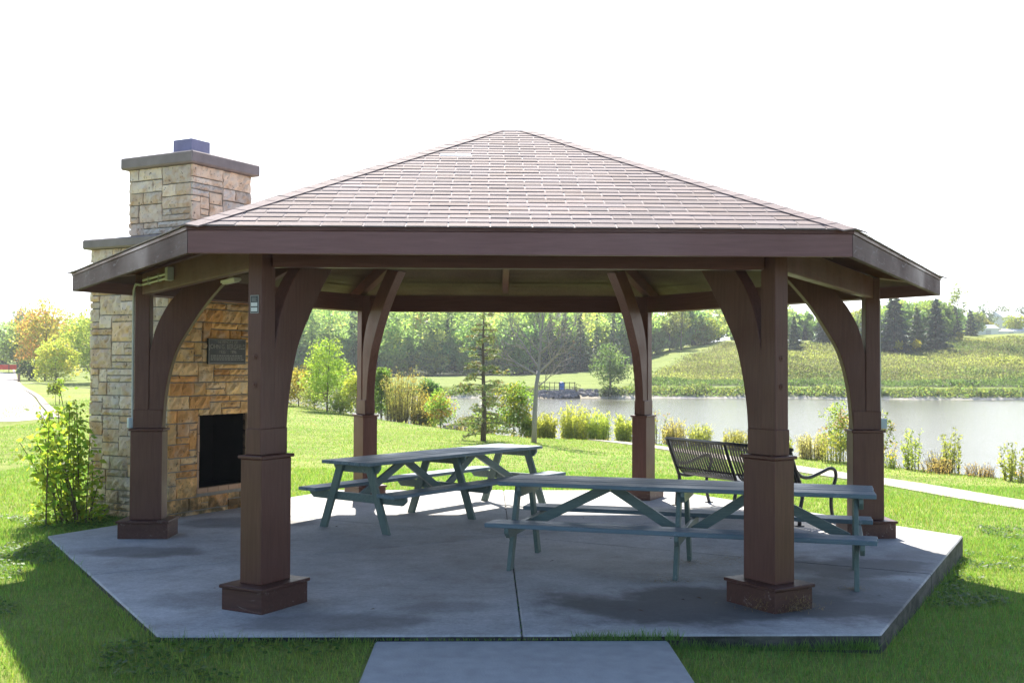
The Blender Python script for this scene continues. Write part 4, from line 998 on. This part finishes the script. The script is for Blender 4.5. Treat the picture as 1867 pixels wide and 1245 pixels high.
b = MB(); b.tube([(0, 0, 0), (0, 0, .35)], .05, 6); b.build('stand', M['rail'], bb)
tree('shrub', 8.6, 97.0, 1.3, 1.3, 'small dark shrub behind the right end of the fishing pier', 'shrub', bottom=.1, nC=14, per=30, cr=.26, leaf=.14, col=(.05, .07, .04), seed=130)
def rocks():
    rng = np.random.default_rng(9); b = MB()
    for i in range(150):
        x = rng.uniform(4.6, 10.7); y = 94.6 + 1.2 * math.sin(x * .09) + rng.uniform(-.5, .9); r = rng.uniform(.12, .34); z = -1.42 + max(0, (y - 94.3)) * .4
        if 6.2 < x < 9.1 and y < 96: z -= .1
        n = 6; vs = []
        for k, (f, zz) in enumerate(((.75, -.5), (1, 0), (.65, .55))):
            for j in range(n):
                a = 2 * np.pi * (j + .5 * k) / n; q = r * f * rng.uniform(.7, 1.15); vs.append((x + q * math.cos(a), y + q * math.sin(a), z + zz * r * rng.uniform(.7, 1.2)))
        F = [(k * n + j, k * n + (j + 1) % n, (k + 1) * n + (j + 1) % n, (k + 1) * n + j) for k in range(2) for j in range(n)] + [tuple(range(2 * n, 3 * n))]
        b.add(vs, F)
    return b
tag(rocks().build('shore_rocks', M['rock']), 'dark riprap rocks along the far waterline', 'rocks', kind='stuff')
b = MB()
for (dx, dy, r, s) in ((0, 0, .34, 1), ):
    n = 9; vs = []; rr = random.Random(4)
    for k, (f, zz) in enumerate(((.9, -.1), (1, .25), (.85, .55), (.4, .74))):
        for j in range(n): a = 2 * math.pi * j / n; q = r * f * rr.uniform(.8, 1.15); vs.append((q * 1.3 * math.cos(a), q * math.sin(a), zz * r * 1.1))
    b.add(vs, [(k * n + j, k * n + (j + 1) % n, (k + 1) * n + (j + 1) % n, (k + 1) * n + j) for k in range(3) for j in range(n)] + [tuple(range(3 * n, 4 * n))])
o = b.build('boulder', M['rock'], None, (-1.62, 30.6, gz(-1.62, 30.6) + .02)); tag(o, 'pale grey boulder at the lawn edge left of the spruce', 'boulder')

# ------------------------------------------------------------------ masses nobody could count
def woodland():
    rng = np.random.default_rng(33); TU = np.array([-.5, -.36, -.25, -.1, .05, .15, .2, .25, .265, .30, .335, .36, .40, .415, .43]); TT = np.array([.042, .048, .075, .075, .07, .065, .064, .060, .053, .049, .057, .064, .066, .058, .047])
    Vs = []; Cs = []; n = 0
    kinds = [(.28, .36, .13), (.20, .31, .12), (.25, .34, .14), (.15, .24, .12), (.32, .36, .14), (.23, .30, .15), (.18, .27, .14)]
    for k in range(720):
        u = rng.uniform(-.5, .43)
        if k < 270: u = rng.uniform(-.24, .275)
        elif k > 640: u = rng.uniform(.25, .43)
        elif k > 570: u = rng.uniform(.322, .405)
        if -.47 < u < -.36 and False: continue
        y0 = np.interp(u, [-.5, -.3, -.1, .05, .1, .14, .2, .26, .3, .36, .40, .43], [190, 150, 150, 153, 158, 166, 174, 176, 178, 176, 176, 182])
        y = y0 + rng.uniform(0, 1) ** 1.4 * 75
        if k < 270: y = y0 + rng.uniform(-1, 5)
        if 570 < k <= 640: y = rng.uniform(152, 185)
        x = (u + .0225) * (y + 12) - .25; z = gz(x, y); dep = y + 12
        top = HC + np.interp(u, TU, TT) * dep - rng.uniform(0, 1) ** 2 * .02 * dep
        h = top - z
        if k < 270: h = min(h, rng.uniform(3, 9) if u < .14 else rng.uniform(2, 4.5))
        h = min(h, 17);
        if h < 2.5: continue
        w = h * rng.uniform(.45, .75) if h < 9 else rng.uniform(5, 8); con = rng.random() < (.10 if u < .13 else .06)
        if con:
            m = 900; f = .03 + .97 * (1 - np.sqrt(rng.random(m))); az = rng.uniform(0, 6.283, m); rr = h * .17 * (1 - f) ** .85 * (.7 + .3 * np.sin(f * h * 5)) * rng.uniform(.3, 1.05, m) ** .6
            P = np.stack([rr * np.cos(az), rr * np.sin(az), f * h], 1); ax = np.stack([np.cos(az), np.sin(az), np.full(m, -.3)], 1)
            q = leaf_quads(P, .55, .45, rng, ax, .5); c = vary((.055, .092, .066), m, rng, .4, .4)
        else:
            C, P, idx = crown_cloud(h, w, -.02 if k < 270 else .08, 26, 42, .22 * w, rng, .8, .35)
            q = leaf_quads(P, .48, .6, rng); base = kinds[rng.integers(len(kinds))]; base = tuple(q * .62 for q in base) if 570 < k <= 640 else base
            if rng.random() < .008: base = (.30, .20, .12)
            c = vary(tuple(q * .88 for q in base), 26, rng, .34, .12)[idx] * rng.uniform(.75, 1.25, (len(P), 1))
        Vs.append(q + np.array([x, y, z])); Cs.append(c)
    return quads('woodland', np.concatenate(Vs), np.concatenate(Cs), M['leaf'])
tag(woodland(), 'dense mixed woodland covering the hillside beyond the lake', 'woodland', kind='stuff')

def scatter_uy(n, u0, u1, t0, t1, rng):
    u = rng.uniform(u0, u1, n); t = rng.uniform(0, 1, n) * (t1 - t0) + t0
    y = 95 + t; x = (u + .0225) * (y + 12) - .25; y = y + 1.2 * np.sin(x * .09) + .8 * np.sin(x * .23 + 1); return u, t, x, y
def pnoise(x, y, s, seed=0):
    r = np.random.default_rng(seed); o = np.zeros_like(x)
    for i in range(7):
        a = r.uniform(0, 6.28); f = s * r.uniform(.6, 1.9); o += np.sin((x * np.cos(a) + y * np.sin(a)) * f + r.uniform(0, 6.28) + .8 * np.sin((x * np.sin(a) - y * np.cos(a)) * f * .7))
    return o / 7
def meadow():
    rng = np.random.default_rng(44); u, t, x, y = scatter_uy(150000, .11, .62, 7.5, 76, rng)
    keep = (u - (.118 + np.clip(t - 8, 0, 70) / 70 * .09) + rng.normal(size=len(u)) * .006 > 0) & (t < 68 + 3 * pnoise(x, y, .2, 3))
    u, t, x, y = u[keep], t[keep], x[keep], y[keep]; z = ground_z(x, y); n = len(x); tuft = pnoise(x, y, .35, 1); hue = pnoise(x, y, .13, 2) + .5 * pnoise(x, y, .6, 5)
    hgt = (.30 + .5 * np.clip(tuft + .35, 0, 1)) * rng.uniform(.1, 1, n)
    P = np.stack([x, y, z + hgt], 1); pal = np.array([(.085, .125, .055), (.14, .175, .07), (.18, .195, .085), (.165, .155, .10), (.19, .20, .08), (.25, .25, .08)])
    k = np.clip(((hue + rng.normal(size=n) * .33 + 1) * 3), 0, 5).astype(int); c = pal[k] * np.array((.72, .76, .80)) * rng.uniform(.5, 1.35, (n, 1)) * (1 + .55 * pnoise(x, y, .16, 12) + .3 * pnoise(x, y, .6, 14))[:, None].clip(.35, 1.8)
    low = t < 13; c[low] = np.array((.07, .105, .045)) * rng.uniform(.6, 1.5, (low.sum(), 1))
    s = np.where(tuft > .2, .32, .22)
    return quads('meadow_growth', leaf_quads(P, s, .5, rng, np.tile([0, 0, .9], (n, 1)), .8), c, M['leaf'])
tag(meadow(), 'rough olive and yellow meadow growth on the far slope', 'meadow', kind='stuff')
def bank():
    rng = np.random.default_rng(45)
    u, t, x, y = scatter_uy(16000, -.13, .62, 1.0, 3.7, rng); keep = (rng.random(len(u)) < np.where(u > .12, .9, .55)) & ~((u > .035) & (u < .085)) ; x, y = x[keep], y[keep]; n = len(x)
    hh = np.clip(pnoise(x, y, .9, 4) + .4, .05, 1) * .75
    P = np.stack([x, y, ground_z(x, y) + rng.uniform(0, 1, n) * hh], 1); c = vary((.125, .175, .075), n, rng, .4, .35)
    A = leaf_quads(P, .3, .5, rng, np.tile([0, 0, .8], (n, 1)), .8)
    # near bank: weeds just past the lawn edge
    m = 26000; x = rng.uniform(-14, 16, m); y = rng.uniform(2, 52, m); d = edge_dist(x, y); k = (d > .25) & (d < 4.5) & (rng.random(m) < .75); x, y, d = x[k], y[k], d[k]; m = len(x)
    hh = np.clip(pnoise(x, y, 1.1, 6) + .35, .08, 1) * .5 * np.clip(d * .8, .3, 1)
    P2 = np.stack([x, y, ground_z(x, y) + rng.uniform(0, 1, m) * hh], 1); c2 = vary((.18, .185, .07), m, rng, .35, .4); tan_ = pnoise(x, y, .8, 8) > .15; c2[tan_] = np.array((.27, .21, .11)) * rng.uniform(.7, 1.2, (tan_.sum(), 1))
    B = leaf_quads(P2, .12, .2, rng, np.tile([0, 0, 1.0], (m, 1)), .7)
    return quads('bank_growth', np.concatenate([A, B]), np.concatenate([c, c2]), M['leaf'])
tag(bank(), 'tangled low growth along both lake banks', 'undergrowth', kind='stuff')

def clear_mask(x, y, pad=0.0):
    ok = np.ones(len(x), bool)
    for k in range(6):
        pass
    ap = np.max([x * math.cos(R(60 * k + 30)) + y * math.sin(R(60 * k + 30)) for k in range(6)], axis=0); ok &= ap > RS * H3 + .01 + pad
    ok &= ~((np.abs(x) < 1.035) & (y < -4.3) & (y > -13.6))
    fx, fy = x - fp.location.x, y - fp.location.y; c, s = math.cos(R(30)), math.sin(R(30)); lx, ly = fx * c - fy * s, fx * s + fy * c
    ok &= ~((lx > -D0 - .05) & (lx < .1) & (np.abs(ly) < W0 + .05))
    dmin = np.full(len(x), 9e9)
    for p in PATH_S[::1]: dmin = np.minimum(dmin, (x - p[0]) ** 2 + (y - p[1]) ** 2)
    ok &= dmin > (.56 + pad) ** 2
    return ok
def turf():
    rng = np.random.default_rng(55); Ts = []; Cs = []
    def blades(n, x0, x1, y0, y1, w, h, dens_noise=True, far=False):
        x = rng.uniform(x0, x1, n); y = rng.uniform(y0, y1, n); dep = y + 11.95
        k = (np.abs(x + .25 - .0225 * dep) < .5 * dep + .8) & clear_mask(x, y) & (edge_dist(x, y) < .4); x, y = x[k], y[k]; n = len(x)
        pn = pnoise(x, y, 1.6, 1); pl_ = pnoise(x, y, .5, 2)
        ap = np.max([x * math.cos(R(60 * q + 30)) + y * math.sin(R(60 * q + 30)) for q in range(6)], axis=0); edge = np.clip(1 - (ap - RS * H3) / .16, 0, 1) * (rng.random(n) < .35)
        hh = h * rng.uniform(.45, 1.25, n) * (1 + .35 * pn) * (1 + 1.1 * edge); ww = w * rng.uniform(.6, 1.3, n)
        a = rng.uniform(0, 6.283, n); ln = rng.uniform(0, .75, n) * hh; la = rng.uniform(0, 6.283, n)
        B = np.stack([x, y, ground_z(x, y) - .004], 1); sd = np.stack([np.cos(a), np.sin(a), np.zeros(n)], 1) * ww[:, None] / 2
        tip = B + np.stack([np.cos(la) * ln, np.sin(la) * ln, hh], 1)
        Ts.append(np.stack([B - sd, B + sd, tip], 1))
        c = np.tile(np.array((.155, .258, .070)), (n, 1)) * rng.uniform(.65, 1.35, (n, 1)); c[:, 0] *= 1 + .25 * pl_ + rng.uniform(-.2, .35, n)
        dry = rng.random(n) < .04 + .05 * np.clip(pn, 0, 1); c[dry] = np.array((.30, .25, .11)) * rng.uniform(.7, 1.2, (dry.sum(), 1)); Cs.append(c)
    blades(430000, -6.5, 8.5, -7.6, 1.5, .0065, .052)
    blades(170000, -9, 12, 1.5, 9, .011, .055)
    blades(110000, -15, 15, 9, 26, .02, .042)
    blades(40000, -22, 10, 26, 50, .035, .05)
    for (n, x0, x1, y0, y1, zz, h) in ((260, -1.02, .5, -4.386, -4.376, -.034, .035), (420, .35, 1.12, -4.40, -4.374, -.034, .10), (900, 1.0, 2.5, -4.42, -4.38, -.10, .13), (700, -2.5, -1.0, -4.42, -4.38, -.06, .08), (160, -.006, .006, -4.35, -.6, -.012, .02)):
        x = rng.uniform(x0, x1, n); y = rng.uniform(y0, y1, n); hh = h * rng.uniform(.35, 1.2, n) * (.6 + .5 * pnoise(x * 3, y, 1.5, 21)); a = rng.uniform(0, 6.283, n); la = rng.uniform(0, 6.283, n); ln = rng.uniform(.1, .8, n) * hh
        B = np.stack([x, y, np.full(n, zz)], 1); sd = np.stack([np.cos(a), np.sin(a), np.zeros(n)], 1) * .0035
        Ts.append(np.stack([B - sd, B + sd, B + np.stack([np.cos(la) * ln, np.sin(la) * ln, hh], 1)], 1)); Cs.append(np.array((.15, .25, .07)) * rng.uniform(.6, 1.3, (n, 1)))
    return quads('grass', np.concatenate(Ts), np.concatenate(Cs), M['grass'], nv=3)
tag(turf(), 'mown green lawn grass around the shelter', 'grass', kind='stuff')
def clover():
    rng = np.random.default_rng(56); n = 90000; x = rng.uniform(-6.5, 8.5, n); y = rng.uniform(-7.6, 2.5, n); dep = y + 11.95
    k = (pnoise(x, y, 1.3, 9) + .45 * pnoise(x, y, 4, 10) > .12) & clear_mask(x, y, .03) & (np.abs(x + .25 - .0225 * dep) < .5 * dep + .8); x, y = x[k], y[k]; n = len(x)
    P = np.stack([x, y, ground_z(x, y) + rng.uniform(.012, .05, n)], 1); a = rng.uniform(0, 6.283, n); s = (rng.uniform(.012, .026, n))[:, None]
    A = np.stack([np.cos(a), np.sin(a), rng.normal(size=n) * .25], 1); B = np.stack([-np.sin(a), np.cos(a), rng.normal(size=n) * .25], 1)
    q = np.stack([P - A * s, P + B * s * .8, P + A * s, P - B * s * .8], 1); c = vary((.075, .16, .035), n, rng, .35, .3)
    return quads('clover', q, c, M['grass'])
tag(clover(), 'patches of clover leaves in the lawn near the shelter', 'clover', kind='stuff')
def clear_in(x, y):
    return np.max([x * math.cos(R(60 * k + 30)) + y * math.sin(R(60 * k + 30)) for k in range(6)], axis=0) < RS * H3 - .1
def straw():
    rng = np.random.default_rng(57); T = []; C = []
    for (cx, cy, rx, ry, n, hz_) in ((2.02, -3.66, .26, .10, 900, .10), (2.18, -3.45, .10, .20, 700, .13), (1.70, -1.66, .42, .20, 420, .012), (1.35, -2.50, .34, .14, 260, .012), (2.15, -1.4, .3, .14, 160, .01), (2.85, -2.86, .12, .08, 90, .01)):
        x = cx + rng.normal(size=n) * rx * .5; y = cy + rng.normal(size=n) * ry * .5; z = .004 + np.abs(rng.normal(size=n)) * hz_ * .5; a = rng.uniform(0, 6.283, n); L_ = rng.uniform(.02, .06, n); e = rng.normal(size=n) * (.5 if hz_ > .05 else .1)
        d = np.stack([np.cos(a) * np.cos(e), np.sin(a) * np.cos(e), np.abs(np.sin(e))], 1) * L_[:, None]; s = np.stack([-np.sin(a), np.cos(a), np.zeros(n)], 1) * .0022
        B = np.stack([x, y, z], 1); T.append(np.stack([B - s, B + s, B + d], 1)); C.append(np.array((.36, .28, .13)) * rng.uniform(.6, 1.2, (n, 1)))
    n = 70; x = rng.uniform(-4, 4.2, n); y = rng.uniform(-4.2, 3.5, n); k = clear_in(x, y); x, y = x[k], y[k]; n = len(x); a = rng.uniform(0, 6.283, n); s = rng.uniform(.012, .03, n)[:, None]
    B = np.stack([x, y, np.full(n, .006)], 1); A = np.stack([np.cos(a), np.sin(a), rng.normal(size=n) * .2], 1) * s; D = np.stack([-np.sin(a), np.cos(a), np.full(n, .3)], 1) * s * .6
    T.append(np.stack([B - A, B + A, B + D], 1)); C.append(np.array((.11, .085, .05)) * rng.uniform(.4, 1.6, (n, 1)))
    return quads('dry_clippings', np.concatenate(T), np.concatenate(C), M['dry'], nv=3)
tag(straw(), 'dry grass clippings blown against the front right plinth and table legs', 'clippings', kind='stuff')

# ------------------------------------------------------------------ light, sky, air
SUN_EL, SUN_DIR = 46.9, Vector((-.105, .93, 1.0))
s = bpy.data.lights.new('sun', 'SUN'); s.energy = 5.0; s.angle = R(.53); s.color = (1, .94, .84)
so = bpy.data.objects.new('sun', s); COL.objects.link(so); so.rotation_euler = SUN_DIR.to_track_quat('Z', 'Y').to_euler(); so.location = (0, 0, 30)
wd = bpy.data.worlds.new('World'); sc.world = wd; wd.use_nodes = True; nt = wd.node_tree; nt.nodes.clear(); g = G(nt)
sky = nt.nodes.new('ShaderNodeTexSky'); sky.sky_type = 'NISHITA'; sky.sun_disc = False; sky.sun_elevation = R(SUN_EL)
sky.sun_rotation = math.atan2(SUN_DIR.x, SUN_DIR.y); sky.air_density = 1.0; sky.dust_density = .1; sky.ozone_density = 4.0
vec = g.coords('Generated')
cl = g.noise(g.mapping(vec, (1, 1, 2.6), (.3, .1, .2)), 2.3, 7, .6, .5)
cf = g.ramp(cl, [(.12, (0, 0, 0)), (.45, (1, 1, 1))])
szv = g.n('SeparateXYZ'); g.l(vec, szv.inputs[0])
lowf = g.math('SUBTRACT', 1, smooth01(g, szv.outputs[2], .18, .5)); frontf = smooth01(g, szv.outputs[1], -.3, .5)   # the bank of thin cloud lies low on the sunny side
skyc = g.mix(g.math('MULTIPLY', cf, g.math('MULTIPLY', g.math('MULTIPLY', lowf, frontf), .9)), sky.outputs[0], CLOUD)
bg = nt.nodes.new('ShaderNodeBackground'); g.l(skyc, bg.inputs[0]); bg.inputs[1].default_value = .088
wo = nt.nodes.new('ShaderNodeOutputWorld'); g.l(bg.outputs[0], wo.inputs[0])
def haze():
    b = MB(); b.box(-260, 260, -60, 420, -4.5, 40); o = b.build('haze', None) if False else None
    me = bpy.data.meshes.new('haze'); bm = bmesh.new(); bmesh.ops.create_cube(bm, size=1, matrix=Matrix.LocRotScale(Vector((0, 180, 20)), None, Vector((640, 500, 60)))); bm.to_mesh(me); bm.free()
    m, nt, out = newmat('thin haze'); v = nt.nodes.new('ShaderNodeVolumePrincipled'); v.inputs['Color'].default_value = (.9, .94, 1, 1); v.inputs['Density'].default_value = HAZE; v.inputs['Anisotropy'].default_value = .35
    nt.links.new(v.outputs[0], out.inputs['Volume']); me.materials.append(m); return tag(link('haze', me), 'thin pale haze over the lake and far hillside', 'haze', kind='stuff')
if HAZE > 0: haze()
sc.view_settings.view_transform = 'Standard'; sc.view_settings.look = 'None'; sc.view_settings.exposure = EXPO; sc.view_settings.gamma = 1; sc.view_settings.use_curve_mapping = False
sc.render.engine = 'CYCLES'
c = sc.cycles; c.use_denoising = True; c.max_bounces = 8; c.diffuse_bounces = 4; c.glossy_bounces = 3; c.transmission_bounces = 4; c.volume_bounces = 0; c.transparent_max_bounces = 6
c.sample_clamp_indirect = 6; c.use_adaptive_sampling = True; c.adaptive_threshold = .015
